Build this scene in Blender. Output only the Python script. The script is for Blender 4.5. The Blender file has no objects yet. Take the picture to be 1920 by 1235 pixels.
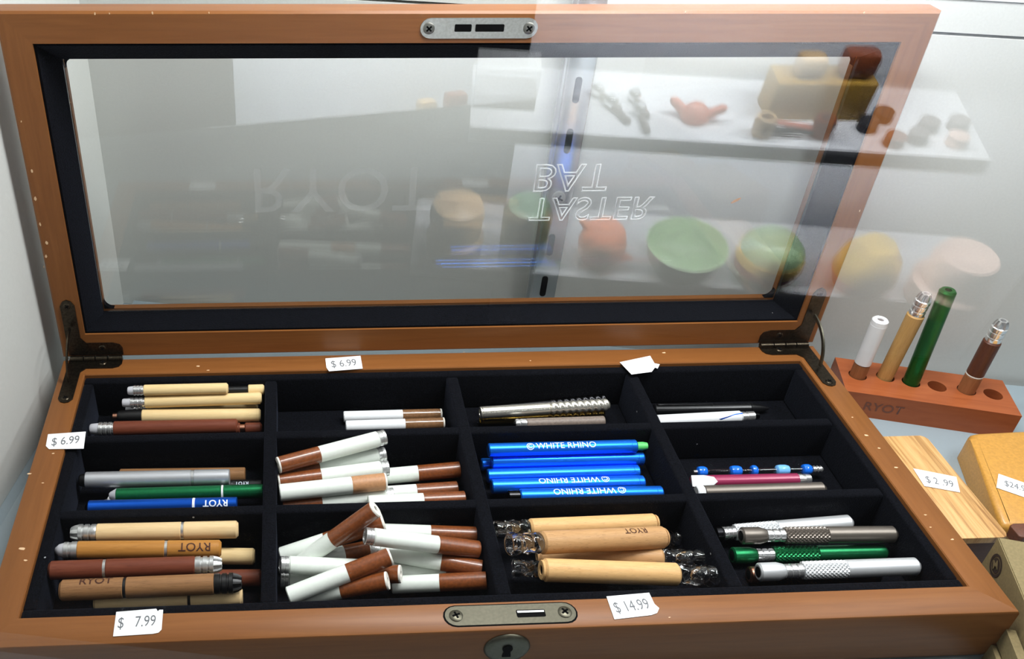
import bpy, bmesh, math, random
from mathutils import Vector, Matrix
random.seed(7)
R = math.radians

# ------------------------------------------------------------------ camera
# world: z = 0 is the deck of the display case, the wooden box stands on it,
# its front edge lies on y = 0, x runs along the box, units are metres
scene = bpy.context.scene
cam_d = bpy.data.cameras.new('camera')
cam = bpy.data.objects.new('camera', cam_d)
scene.collection.objects.link(cam)
CAM = Vector((-0.08103, -0.21676, 0.32487))
cam.location = CAM
cam.rotation_euler = (0.939297, -0.015673, -0.053210)
FPX, PCX, PCY = 1749.8, 640.4, 641.8
cam_d.sensor_width = 36.0
cam_d.lens = FPX / 1920 * 36.0
cam_d.shift_x = (960 - PCX) / 1920
cam_d.shift_y = (PCY - 617.5) / 1920
cam_d.clip_start = 0.01
cam_d.clip_end = 20
scene.camera = cam
CROT = cam.rotation_euler.to_matrix()

def at(u, v, z):                      # photo pixel -> point on the level z
    d = CROT @ Vector(((u - PCX) / FPX, -(v - PCY) / FPX, -1))
    return CAM + d * ((z - CAM.z) / d.z)

def at_y(u, v, y):
    d = CROT @ Vector(((u - PCX) / FPX, -(v - PCY) / FPX, -1))
    return CAM + d * ((y - CAM.y) / d.y)

# ------------------------------------------------------------------ light
world = bpy.data.worlds.new('world')
scene.world = world
world.use_nodes = True
bgn = world.node_tree.nodes['Background']
bgn.inputs[0].default_value = (0.72, 0.76, 0.82, 1)
bgn.inputs[1].default_value = 0.03

def area(name, loc, target, sx, sy, power, col):
    d = bpy.data.lights.new(name, 'AREA')
    d.shape = 'RECTANGLE'; d.size = sx; d.size_y = sy
    d.energy = power; d.color = col
    o = bpy.data.objects.new(name, d)
    scene.collection.objects.link(o)
    o.location = loc
    o.rotation_euler = (Vector(target) - Vector(loc)).to_track_quat('-Z', 'Y').to_euler()
    return o

# light strips under the top of this display case
area('case_light', (0.42, 0.05, 0.50), (0.16, 0.10, 0.02), 0.36, 0.08, 1.7, (0.95, 0.98, 1.0))
area('case_light_top', (0.08, 0.09, 0.46), (0.07, 0.07, 0.0), 0.28, 0.05, 2.9, (0.98, 0.99, 1.0))
# ceiling light of the shop, far and soft
area('shop_light', (0.1, -0.7, 2.2), (0, 0.1, 0), 1.2, 0.8, 2.0, (1.0, 0.96, 0.9))

vs = scene.view_settings
vs.view_transform = 'Standard'
vs.look = 'None'
vs.exposure = 0.0
vs.gamma = 1.0
vs.use_curve_mapping = False

# ------------------------------------------------------------------ materials
MATS = {}
def new_mat(name):
    m = bpy.data.materials.new(name); m.use_nodes = True
    MATS[name] = m
    nt = m.node_tree
    return m, nt, nt.nodes['Principled BSDF']

def rgb(h):                           # sRGB 0-255 -> linear
    def f(c):
        c /= 255.0
        return c / 12.92 if c <= 0.04045 else ((c + 0.055) / 1.055) ** 2.4
    return (f(h[0]), f(h[1]), f(h[2]), 1)

def coords(nt, scale, kind='Object'):
    tc = nt.nodes.new('ShaderNodeTexCoord')
    mp = nt.nodes.new('ShaderNodeMapping')
    mp.inputs['Scale'].default_value = scale
    nt.links.new(tc.outputs[kind], mp.inputs['Vector'])
    return mp.outputs['Vector']

def noise(nt, vec, scale=1.0, detail=4, rough=0.55, dist=0.0):
    n = nt.nodes.new('ShaderNodeTexNoise')
    n.inputs['Scale'].default_value = scale
    n.inputs['Detail'].default_value = detail
    n.inputs['Roughness'].default_value = rough
    n.inputs['Distortion'].default_value = dist
    nt.links.new(vec, n.inputs['Vector'])
    return n.outputs['Fac']

def ramp(nt, fac, stops):
    r = nt.nodes.new('ShaderNodeValToRGB')
    e = r.color_ramp.elements
    while len(e) < len(stops):
        e.new(0.5)
    for k, (p, c) in enumerate(stops):
        e[k].position = p; e[k].color = c
    nt.links.new(fac, r.inputs['Fac'])
    return r.outputs['Color']

def mixc(nt, fac, a, b):
    m = nt.nodes.new('ShaderNodeMix'); m.data_type = 'RGBA'
    for sock, val in ((m.inputs['Factor'], fac), (m.inputs[6], a), (m.inputs[7], b)):
        if hasattr(val, 'is_output'):
            nt.links.new(val, sock)
        else:
            sock.default_value = val
    return m.outputs[2]

def bump(nt, b, height, strength=0.3, dist=0.0005):
    n = nt.nodes.new('ShaderNodeBump')
    n.inputs['Strength'].default_value = strength
    n.inputs['Distance'].default_value = dist
    nt.links.new(height, n.inputs['Height'])
    nt.links.new(n.outputs['Normal'], b.inputs['Normal'])

def plain(name, col, rough=0.5, metal=0.0, coat=0.0, spec=0.5, speckle=0.0):
    m, nt, b = new_mat(name)
    c = rgb(col)
    if speckle:
        v = noise(nt, coords(nt, (900, 900, 900)), 1.0, 3)
        dk = tuple(x * (1 - speckle) for x in c[:3]) + (1,)
        lt = tuple(min(1, x * (1 + speckle * 0.6)) for x in c[:3]) + (1,)
        nt.links.new(ramp(nt, v, [(0.35, dk), (0.65, lt)]), b.inputs['Base Color'])
    else:
        b.inputs['Base Color'].default_value = c
    b.inputs['Roughness'].default_value = rough
    b.inputs['Metallic'].default_value = metal
    b.inputs['Coat Weight'].default_value = coat
    b.inputs['Coat Roughness'].default_value = 0.12
    b.inputs['Specular IOR Level'].default_value = spec
    return m

def wood(name, dark, mid, light, scale, rough=0.4, coat=0.25, pores=0.0, grain=1.0):
    m, nt, b = new_mat(name)
    vec = coords(nt, scale)
    a = noise(nt, vec, 1.0, 6, 0.6, 0.6 * grain)
    col = ramp(nt, a, [(0.28, rgb(dark)), (0.5, rgb(mid)), (0.74, rgb(light))])
    big = noise(nt, coords(nt, tuple(s * 0.13 for s in scale)), 1.0, 2)
    col = mixc(nt, big, col, rgb(mid))
    if pores:
        p = noise(nt, coords(nt, tuple(s * 3.2 for s in scale)), 1.0, 2)
        pm = ramp(nt, p, [(0.60, (0, 0, 0, 1)), (0.70, (pores, pores, pores, 1))])
        col = mixc(nt, pm, col, rgb(tuple(int(x * 0.45) for x in dark)))
    nt.links.new(col, b.inputs['Base Color'])
    b.inputs['Roughness'].default_value = rough
    b.inputs['Specular IOR Level'].default_value = 0.2
    b.inputs['Coat Weight'].default_value = coat
    b.inputs['Coat Roughness'].default_value = 0.3
    bump(nt, b, a, 0.12, 0.0002)
    return m

BD, BM, BL = (114, 68, 31), (132, 82, 40), (145, 94, 49)
wood_x = wood('stained_wood_x', BD, BM, BL, (22, 420, 420), 0.42, 0.12)
wood_y = wood('stained_wood_y', BD, BM, BL, (420, 22, 420), 0.42, 0.12)
wood_z = wood('stained_wood_z', BD, BM, BL, (420, 420, 22), 0.42, 0.12)
bare_wood = plain('bare_wood', (226, 190, 150), 0.7)

def velvet():
    m, nt, b = new_mat('black_velvet')
    n = noise(nt, coords(nt, (1500, 1500, 1500)), 1.0, 4)
    col = ramp(nt, n, [(0.35, (0.0012, 0.0013, 0.002, 1)), (0.7, (0.0045, 0.0052, 0.0085, 1))])
    v = nt.nodes.new('ShaderNodeTexVoronoi'); v.inputs['Scale'].default_value = 120
    nt.links.new(coords(nt, (1, 1, 1)), v.inputs['Vector'])
    pick = nt.nodes.new('ShaderNodeSeparateColor'); nt.links.new(v.outputs['Color'], pick.inputs[0])
    few = nt.nodes.new('ShaderNodeMath'); few.operation = 'GREATER_THAN'; few.inputs[1].default_value = 0.97
    nt.links.new(pick.outputs[0], few.inputs[0])
    near = nt.nodes.new('ShaderNodeMath'); near.operation = 'LESS_THAN'; near.inputs[1].default_value = 0.055
    nt.links.new(v.outputs['Distance'], near.inputs[0])
    both = nt.nodes.new('ShaderNodeMath'); both.operation = 'MULTIPLY'
    nt.links.new(few.outputs[0], both.inputs[0]); nt.links.new(near.outputs[0], both.inputs[1])
    col = mixc(nt, both.outputs[0], col, (0.35, 0.36, 0.38, 1))
    nt.links.new(col, b.inputs['Base Color'])
    b.inputs['Roughness'].default_value = 0.95
    b.inputs['Specular IOR Level'].default_value = 0.08
    b.inputs['Sheen Weight'].default_value = 0.05
    b.inputs['Sheen Roughness'].default_value = 0.35
    b.inputs['Sheen Tint'].default_value = (0.55, 0.65, 1.0, 1)
    bump(nt, b, n, 0.6, 0.0006)
    return m
VELVET = velvet()

def thin_glass(name, tint=(1, 1, 1, 1), f0=0.04, gain=1.0):
    # clear pane: what is not reflected goes straight through
    m = bpy.data.materials.new(name); m.use_nodes = True
    nt = m.node_tree
    nt.nodes.clear()
    out = nt.nodes.new('ShaderNodeOutputMaterial')
    g = nt.nodes.new('ShaderNodeNewGeometry')
    dot = nt.nodes.new('ShaderNodeVectorMath'); dot.operation = 'DOT_PRODUCT'
    nt.links.new(g.outputs['Normal'], dot.inputs[0]); nt.links.new(g.outputs['Incoming'], dot.inputs[1])
    def mth(op, a, bv=None):
        n = nt.nodes.new('ShaderNodeMath'); n.operation = op
        if hasattr(a, 'is_output'): nt.links.new(a, n.inputs[0])
        else: n.inputs[0].default_value = a
        if bv is not None: n.inputs[1].default_value = bv
        return n.outputs[0]
    c = mth('ABSOLUTE', dot.outputs['Value'])
    inv = nt.nodes.new('ShaderNodeMath'); inv.operation = 'SUBTRACT'
    inv.inputs[0].default_value = 1.0; nt.links.new(c, inv.inputs[1])
    f = mth('ADD', mth('MULTIPLY', mth('POWER', inv.outputs[0], 5.0), 1 - f0), f0)
    t = nt.nodes.new('ShaderNodeBsdfTransparent'); t.inputs[0].default_value = tint
    gl = nt.nodes.new('ShaderNodeBsdfGlossy'); gl.inputs['Roughness'].default_value = 0.0
    mx = nt.nodes.new('ShaderNodeMixShader')
    nt.links.new(f, mx.inputs[0]); nt.links.new(t.outputs[0], mx.inputs[1]); nt.links.new(gl.outputs[0], mx.inputs[2])
    nt.links.new(mx.outputs[0], out.inputs['Surface'])
    MATS[name] = m
    return m
PANE = thin_glass('pane_glass', (0.985, 0.99, 0.985, 1))

def frosted(name, alpha, col=(0.9, 0.92, 0.92, 1)):
    m = bpy.data.materials.new(name); m.use_nodes = True
    nt = m.node_tree; nt.nodes.clear()
    out = nt.nodes.new('ShaderNodeOutputMaterial')
    t = nt.nodes.new('ShaderNodeBsdfTransparent')
    d = nt.nodes.new('ShaderNodeBsdfDiffuse'); d.inputs[0].default_value = col
    mx = nt.nodes.new('ShaderNodeMixShader'); mx.inputs[0].default_value = alpha
    nt.links.new(t.outputs[0], mx.inputs[1]); nt.links.new(d.outputs[0], mx.inputs[2])
    nt.links.new(mx.outputs[0], out.inputs['Surface'])
    return m

def real_glass(name, tint=(1, 1, 1, 1)):
    m = bpy.data.materials.new(name); m.use_nodes = True
    nt = m.node_tree; nt.nodes.clear()
    out = nt.nodes.new('ShaderNodeOutputMaterial')
    g = nt.nodes.new('ShaderNodeBsdfGlass'); g.inputs['Color'].default_value = tint
    g.inputs['IOR'].default_value = 1.48; g.inputs['Roughness'].default_value = 0.02
    nt.links.new(g.outputs[0], out.inputs['Surface'])
    return m
CRYSTAL = real_glass('clear_crystal')

wall_paint = plain('case_white', (206, 208, 204), 0.55, speckle=0.03)
wall_bright = plain('case_white_upper', (236, 238, 238), 0.5, speckle=0.02)
deck_mat = plain('deck_laminate', (152, 166, 173), 0.35, speckle=0.03)
deck_edge = plain('deck_edge', (120, 134, 140), 0.4)
seam_dark = plain('seam', (70, 72, 72), 0.7)
M = {
    'lock': plain('lock_metal', (158, 157, 150), 0.36, 0.9, speckle=0.12),
    'brass': plain('aged_brass', (94, 91, 78), 0.4, 0.85, speckle=0.1),
    'hinge': plain('dark_bronze', (78, 70, 58), 0.34, 1.0, speckle=0.35),
    'steel': plain('steel', (215, 216, 215), 0.3, 0.8),
    'chrome': plain('chrome', (236, 236, 236), 0.2, 0.85),
    'hole': plain('slot_black', (8, 8, 8), 0.9, spec=0.1),
    'tag': plain('tag_paper', (244, 245, 246), 0.6, spec=0.3),
    'ink': plain('tag_ink', (104, 106, 110), 0.8),
    'maple': wood('pale_maple', (206, 172, 122), (224, 194, 146), (236, 210, 166), (70, 900, 900), 0.5, 0.05, 0.15),
    'birch': wood('pale_birch', (218, 186, 130), (232, 204, 150), (240, 216, 168), (90, 1100, 1100), 0.5, 0.05, 0.12),
    'oak': wood('golden_oak', (150, 98, 40), (178, 122, 56), (198, 142, 74), (80, 1200, 1200), 0.42, 0.2, 0.3),
    'mahogany': wood('mahogany', (88, 42, 28), (110, 56, 38), (128, 72, 50), (80, 1300, 1300), 0.5, 0.1, 0.35),
    'walnut': wood('walnut', (112, 76, 46), (144, 104, 68), (166, 124, 84), (80, 1300, 1300), 0.5, 0.08, 0.5),
    'beech': wood('beech', (196, 150, 96), (216, 172, 116), (228, 188, 134), (120, 1100, 1100), 0.5, 0.08, 0.35),
    'beech_dk': wood('beech_brown', (164, 122, 80), (188, 146, 100), (204, 164, 118), (110, 1200, 1200), 0.5, 0.08, 0.5),
    'brown': plain('brown_wrap', (124, 66, 30), 0.34, coat=0.3, speckle=0.25),
    'amber': plain('amber_band', (128, 92, 62), 0.16, coat=0.5, speckle=0.2),
    'tan': plain('tan_wrap', (184, 134, 92), 0.5, speckle=0.12),
    'paper': plain('paper_white', (226, 232, 224), 0.42, coat=0.1, speckle=0.03),
    'gloss_white': plain('gloss_white', (236, 238, 240), 0.18, coat=0.4),
    'rimwhite': plain('rim_white', (232, 228, 218), 0.5),
    'eraser': plain('eraser_grey', (200, 200, 206), 0.6),
    'black': plain('black_plastic', (16, 16, 18), 0.28, coat=0.2),
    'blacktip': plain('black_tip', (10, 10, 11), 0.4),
    'alu': plain('satin_aluminium', (206, 208, 212), 0.36, 0.7),
    'alu_white': plain('pale_aluminium', (230, 232, 234), 0.4, 0.6),
    'gun': plain('gunmetal', (122, 114, 106), 0.36, 0.7),
    'green': plain('green_anodised', (26, 118, 70), 0.32, 0.75, speckle=0.1),
    'blue': plain('blue_anodised', (24, 96, 214), 0.28, 0.8),
    'bright_blue': plain('bright_blue_anodised', (24, 122, 246), 0.3, 0.7),
    'gold': plain('gold_metal', (214, 176, 84), 0.2, 1.0),
    'spiral': plain('polished_silver', (236, 232, 220), 0.24, 0.8),
    'dark_metal': plain('black_nickel', (44, 44, 46), 0.25, 1.0),
    'greybrown': plain('grey_brown', (126, 112, 102), 0.5, speckle=0.2),
    'pink': plain('magenta_enamel', (152, 46, 84), 0.35, 0.2, coat=0.3),
    'bead': plain('blue_bead', (26, 112, 232), 0.15, coat=0.5),
    'bead_light': plain('pale_blue_bead', (120, 186, 246), 0.15, coat=0.5),
    'mint': plain('mint_plastic', (96, 206, 110), 0.35),
    'white_ink': plain('white_print', (225, 235, 250), 0.5),
    'dark_ink': plain('burnt_print', (70, 34, 14), 0.8),
    'copper': plain('copper', (206, 150, 124), 0.3, 1.0),
    'green_deep': plain('deep_green_metal', (22, 104, 42), 0.3, 0.7, speckle=0.15),
    'brass_wood': wood('blond_bamboo', (166, 124, 66), (192, 150, 90), (206, 166, 108), (90, 1200, 1200), 0.45, 0.1, 0.3),
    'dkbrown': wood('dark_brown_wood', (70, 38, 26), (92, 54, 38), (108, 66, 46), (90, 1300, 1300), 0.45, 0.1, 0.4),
    'cap_brown': wood('pen_base_wood', (128, 82, 48), (150, 98, 62), (166, 112, 74), (90, 1300, 1300), 0.45, 0.1, 0.3),
    'rack': wood('red_stained_block', (138, 70, 36), (160, 86, 48), (176, 102, 60), (40, 300, 300), 0.36, 0.1),
    'rack_dent': plain('pressed_letters', (116, 62, 38), 0.5),
    'leather': plain('tan_leather', (206, 150, 66), 0.42, coat=0.15, speckle=0.12),
    'strap': plain('brown_leather', (104, 62, 44), 0.5, speckle=0.2),
    'kraft': plain('kraft_card', (138, 122, 84), 0.75, speckle=0.12),
    'kraft_ink': plain('kraft_print', (52, 36, 26), 0.8),
    'shelf_white': plain('shelf_white', (236, 238, 242), 0.5),
    'terra': plain('orange_glaze', (226, 134, 92), 0.2, coat=0.5),
    'pot_green': plain('green_glaze', (150, 180, 136), 0.25, coat=0.4),
    'bottle_green': plain('dark_green_glaze', (96, 124, 100), 0.25, coat=0.4),
    'cream': plain('cream_glaze', (196, 164, 120), 0.3, coat=0.3),
    'pot_yellow': plain('yellow_glaze', (226, 190, 90), 0.25, coat=0.4),
    'pot_red': plain('red_glaze', (196, 96, 72), 0.25, coat=0.4),
    'pale_pot': plain('pale_pink_glaze', (222, 188, 172), 0.3, coat=0.3),
    'ochre': plain('ochre_carton', (178, 138, 50), 0.5, speckle=0.3),
    'pipe_brown': plain('pipe_brown', (132, 70, 42), 0.3, coat=0.3),
    'disc_grey': plain('disc_grey', (120, 112, 110), 0.4),
    'disc_dark': plain('disc_dark', (34, 32, 34), 0.4),
    'salmon': plain('salmon_glass', (218, 128, 104), 0.2, coat=0.4),
}
def olive_wood():
    m, nt, b = new_mat('striped_olive_wood')
    v = coords(nt, (300, 14, 60))
    n = noise(nt, v, 1.0, 5, 0.6, 0.8)
    nt.links.new(ramp(nt, n, [(0.3, rgb((140, 92, 46))), (0.48, rgb((206, 158, 98))), (0.62, rgb((226, 182, 122))), (0.76, rgb((184, 130, 72)))]), b.inputs['Base Color'])
    b.inputs['Roughness'].default_value = 0.4; b.inputs['Coat Weight'].default_value = 0.2
    return m
M['olive'] = olive_wood()

# ------------------------------------------------------------------ helpers
COL = scene.collection
def link(name, me, mat=None, parent=None, smooth=None):
    o = bpy.data.objects.new(name, me)
    COL.objects.link(o)
    if mat is not None:
        me.materials.append(mat)
    if parent is not None:
        o.parent = parent
    if smooth is not None:
        me.shade_smooth()
        me.set_sharp_from_angle(angle=R(smooth))
    return o

def obj(name, bm, mat, parent=None, smooth=None):
    bmesh.ops.recalc_face_normals(bm, faces=bm.faces)
    me = bpy.data.meshes.new(name)
    bm.to_mesh(me); bm.free()
    return link(name, me, mat, parent, smooth)

def tag(o, label, cat, group=None):
    o['label'] = label; o['category'] = cat
    if group: o['group'] = group
    return o

def thing(name, label, cat, loc=(0, 0, 0), group=None):
    o = bpy.data.objects.new(name, None)
    o.empty_display_size = 0.01
    COL.objects.link(o); o.location = loc
    return tag(o, label, cat, group)

def structure(o):
    o['kind'] = 'structure'; return o

def bx(bm, x0, x1, y0, y1, z0, z1, bev=0.0, seg=2):
    r = bmesh.ops.create_cube(bm, size=1.0, matrix=Matrix.Translation(((x0 + x1) / 2, (y0 + y1) / 2, (z0 + z1) / 2)) @ Matrix.Diagonal((x1 - x0, y1 - y0, z1 - z0, 1)))
    if bev:
        es = {e for v in r['verts'] for e in v.link_edges}
        bmesh.ops.bevel(bm, geom=list(es), offset=bev, segments=seg, profile=0.5, affect='EDGES')
    return bm

def box(name, x0, x1, y0, y1, z0, z1, mat, parent=None, bev=0.0, seg=2):
    return obj(name, bx(bmesh.new(), x0, x1, y0, y1, z0, z1, bev, seg), mat, parent, 40 if bev else None)

def prism(name, pts, fn, t, mat, parent=None, smooth=None, bev=0.0):
    # pts: 2D outline; fn(a, b, h) -> 3D, extruded from h = 0 to h = t
    bm = bmesh.new()
    lo = [bm.verts.new(fn(a, b, 0)) for a, b in pts]
    hi = [bm.verts.new(fn(a, b, t)) for a, b in pts]
    n = len(pts)
    bm.faces.new(lo[::-1]); top = bm.faces.new(hi)
    for i in range(n):
        bm.faces.new((lo[i], lo[(i + 1) % n], hi[(i + 1) % n], hi[i]))
    if bev:
        bmesh.ops.bevel(bm, geom=list(top.edges), offset=bev, segments=3, profile=0.5, affect='EDGES')
    return obj(name, bm, mat, parent, smooth)

def stadium(cx, cy, lx, ly, n=8):     # rounded bar outline
    r = ly / 2; pts = []
    for sx, a0 in ((1, -90), (-1, 90)):
        for k in range(n + 1):
            a = R(a0 + 180 * k / n)
            pts.append((cx + sx * (lx / 2 - r) + r * math.cos(a), cy + r * math.sin(a)))
    return pts

def rrect(x0, x1, y0, y1, r, n=5):
    pts = []
    for cx, cy, a0 in ((x1 - r, y0 + r, -90), (x1 - r, y1 - r, 0), (x0 + r, y1 - r, 90), (x0 + r, y0 + r, 180)):
        for k in range(n + 1):
            a = R(a0 + 90 * k / n)
            pts.append((cx + r * math.cos(a), cy + r * math.sin(a)))
    return pts

def lathe_bm(prof, seg=20, fn=None, bm=None):
    # profile of (x, r) revolved about the local x axis; theta 0 points to +z
    bm = bm or bmesh.new()
    rings = []
    for x, r in prof:
        if r < 1e-6:
            rings.append([bm.verts.new((x, 0, 0))])
        else:
            rings.append([bm.verts.new((x, (r if not fn else r * fn(x, 2 * math.pi * k / seg)) * math.sin(2 * math.pi * k / seg),
                                        (r if not fn else r * fn(x, 2 * math.pi * k / seg)) * math.cos(2 * math.pi * k / seg))) for k in range(seg)])
    for a, b in zip(rings, rings[1:]):
        if len(a) == 1 and len(b) == 1: continue
        for k in range(seg):
            j = (k + 1) % seg
            if len(a) == 1: bm.faces.new((a[0], b[j], b[k]))
            elif len(b) == 1: bm.faces.new((a[k], a[j], b[0]))
            else: bm.faces.new((a[k], a[j], b[j], b[k]))
    if len(rings[0]) > 1: bm.faces.new(rings[0][::-1])
    if len(rings[-1]) > 1: bm.faces.new(rings[-1])
    return bm

def text_bm(body, size, align='CENTER', bold=0.0, cuts=0):
    cu = bpy.data.curves.new('lettering', 'FONT')
    cu.body = body; cu.size = size; cu.align_x = align; cu.align_y = 'CENTER'
    cu.offset = bold; cu.resolution_u = 3
    o = bpy.data.objects.new('lettering', cu)
    COL.objects.link(o)
    dg = bpy.context.evaluated_depsgraph_get()
    me = bpy.data.meshes.new_from_object(o.evaluated_get(dg))
    bpy.data.objects.remove(o); bpy.data.curves.remove(cu)
    bm = bmesh.new(); bm.from_mesh(me); bpy.data.meshes.remove(me)
    for k in range(1, cuts):
        y = (k / cuts - 0.5) * size
        bmesh.ops.bisect_plane(bm, geom=bm.verts[:] + bm.edges[:] + bm.faces[:], plane_co=(0, y, 0), plane_no=(0, 1, 0))
    return bm

# ------------------------------------------------------------------ the display case (setting)
YAW = R(-11.378)
EX = Vector((math.cos(YAW), math.sin(YAW), 0)); EN = Vector((-math.sin(YAW), math.cos(YAW), 0))
CORNER = Vector((-0.18057, 0.27994, 0)) - EX * 0.0065
def case(s, n, z):                    # s along the back wall, n towards the viewer, z up
    return CORNER + EX * s - EN * n + Vector((0, 0, z))
CASE_MW = Matrix(((EX.x, EN.x, 0, CORNER.x), (EX.y, EN.y, 0, CORNER.y), (0, 0, 1, 0), (0, 0, 0, 1)))
def case_box(name, s0, s1, n0, n1, z0, z1, mat, parent=None, bev=0.0):
    o = box(name, s0, s1, -n1, -n0, z0, z1, mat, parent, bev)
    if parent is None: o.matrix_world = CASE_MW
    return o
fl = structure(case_box('floor', -0.02, 0.80, -0.02, 0.44, -0.020, -0.0062, deck_mat))
slab = case_box('shelf_panel', 0.008, 0.80, 0.004, 0.40, -0.0058, 0.0, deck_mat, fl, 0.0008)
wb = structure(case_box('wall_back', -0.02, 0.80, -0.012, 0.0, -0.006, 0.1893, wall_paint))
case_box('panel', -0.02, 0.80, -0.012, 0.0, 0.1908, 0.2052, wall_paint, wb)
case_box('panel', -0.02, 0.80, -0.012, 0.0006, 0.2058, 0.52, wall_bright, wb)
case_box('seam_backing', -0.02, 0.80, -0.014, -0.004, 0.185, 0.21, seam_dark, wb)
structure(case_box('wall_left', -0.014, -0.0006, 0.0, 0.44, -0.006, 0.52, wall_paint))

# slotted metal upright on the back wall
st = thing('shelf_upright', 'slotted chrome shelf upright on the back wall, seen through the lid glass', 'shelf upright')
st.matrix_world = CASE_MW
zb, zt_ = 0.0005, 0.50
s0, s1 = 0.2488, 0.2632
bm = bx(bmesh.new(), s0, s1, -0.0035, -0.0003, zb, zt_, 0.0008, 2)
obj('strip', bm, M['chrome'], st, 40)
box('edge_flange', s0 - 0.0022, s0 - 0.0002, -0.009, -0.0003, zb, zt_, M['steel'], st, 0.0004)
for zz in (0.153, 0.1257, 0.064, 0.0367, 0.180, 0.2075):
    prism('slot', stadium(0, 0, 0.0135, 0.0034), lambda a, b, h, zz=zz: ((s0 + s1) / 2 + b, -0.0034 - h, zz + a), 0.00035, M['hole'], st)
sc_ = obj('screw', lathe_bm([(0, 0.0036), (0.0006, 0.0036), (0.0012, 0.0028), (0.0013, 0)], 20), M['steel'], st, 40)
sc_.matrix_local = Matrix.Translation(((s0 + s1) / 2, -0.0035, 0.0932)) @ Matrix.Rotation(R(-90), 4, 'Z')
for a in (20, 110):
    b_ = box('cross_slot', -0.0022, 0.0022, -0.0004, 0.0, -0.0004, 0.0004, M['hole'], sc_)
    b_.matrix_local = Matrix.Translation((0.00135, 0, 0)) @ Matrix.Rotation(R(90), 4, 'Z') @ Matrix.Rotation(R(a), 4, 'Y')

# the slanted front glass of the case, between the viewer and the box
PYAW, PTILT, POFF = R(-10.55), R(6.8), -0.1106
PN = Vector((-math.sin(PYAW) * math.cos(PTILT), math.cos(PYAW) * math.cos(PTILT), math.sin(PTILT)))
PX = Vector((math.cos(PYAW), math.sin(PYAW), 0)); PU = PX.cross(PN)
off_ = POFF + 0.03 * PN.z            # plane offset measured from the deck
pc = PN * off_
pane = box('window_1', -0.45, 0.75, -0.004, 0.0, 0.02, 0.62, PANE)
low = (0.0 - pc.z) / PU.z
pane.matrix_world = Matrix(((PX.x, PN.x, PU.x, pc.x), (PX.y, PN.y, PU.y, pc.y), (PX.z, PN.z, PU.z, pc.z), (0, 0, 0, 1))) @ Matrix.Translation((0, 0, low - 0.02))
structure(pane)

# ------------------------------------------------------------------ the wooden display box
HB, W2, DD, T = 0.030, 0.200, 0.1752, 0.0132
BOX = thing('display_box', 'open orange-brown wooden display box with glass lid and black velvet compartments', 'display box', (0, 0, 0))

def ring_rails(profile, rect, to3, mats, parent, names=('rail',) * 4, bevel=0):
    # profile: list of ((inset_left/right, inset_front, inset_back), depth) points, mitred corners
    x0, x1, y0, y1 = rect
    def corner(k, c):
        (i_s, i_f, i_b), d = profile[k]
        x = x0 + i_s if c in (0, 3) else x1 - i_s
        y = y0 + i_f if c in (0, 1) else y1 - i_b
        return to3(x, y, d)
    n = len(profile)
    res = []
    for q in range(4):
        a, b = q, (q + 1) % 4
        bm = bmesh.new()
        A = [bm.verts.new(corner(k, a)) for k in range(n)]
        B = [bm.verts.new(corner(k, b)) for k in range(n)]
        for k in range(n):
            j = (k + 1) % n
            bm.faces.new((A[k], A[j], B[j], B[k]))
        bm.faces.new(A[::-1]); bm.faces.new(B)
        res.append(obj(names[q], bm, mats[q], parent, 35))
    return res

def same(i): return (i, i, i)
prof = [(same(0.0), 0.0012), (same(0.0004), 0.0004), (same(0.0012), 0.0), (same(T - 0.0004), 0.0), (same(T), 0.0005),
        (same(T), HB - 0.006), (same(T), HB), (same(0.004), HB), (same(0.0012), HB - 0.0012), (same(0.0), HB - 0.0045)]
ring_rails(prof, (-W2, W2, 0, DD), lambda x, y, d: (x, y, HB - d), (wood_x, wood_y, wood_x, wood_y), BOX,
           ('front_rail', 'side_rail', 'back_rail', 'side_rail'))
box('bottom_panel', -W2 + T, W2 - T, T, DD - T, 0.0006, 0.0040, wood_x, BOX)

# velvet tray
FLZ = HB - 0.0235
LT = 0.005
xi, yi0, yi1 = W2 - T, T, DD - T
box('tray_floor', -xi + 0.0002, xi - 0.0002, yi0 + 0.0002, yi1 - 0.0002, 0.0042, FLZ, VELVET, BOX)
def vel(name, x0, x1, y0, y1, zt):
    return box(name, x0, x1, y0, y1, FLZ + 0.00005, zt, VELVET, BOX, 0.0011, 3)
vel('tray_wall', -xi + 0.0001, xi - 0.0001, yi0 + 0.0001, yi0 + LT, HB - 0.0016)
vel('tray_wall', -xi + 0.0001, xi - 0.0001, yi1 - LT, yi1 - 0.0001, HB - 0.0016)
vel('tray_wall', -xi + 0.0001, -xi + LT, yi0 + LT, yi1 - LT, HB - 0.0018)
vel('tray_wall', xi - LT, xi - 0.0001, yi0 + LT, yi1 - LT, HB - 0.0018)
for x in (-0.0925, 0.0005, 0.0945):
    vel('divider', x - 0.003, x + 0.003, yi0 + LT, yi1 - LT, HB - 0.0022)
for y in (0.1165, 0.0685):
    vel('cross_divider', -xi + LT, xi - LT, y - 0.0025, y + 0.0025, HB - 0.0026)

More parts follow.
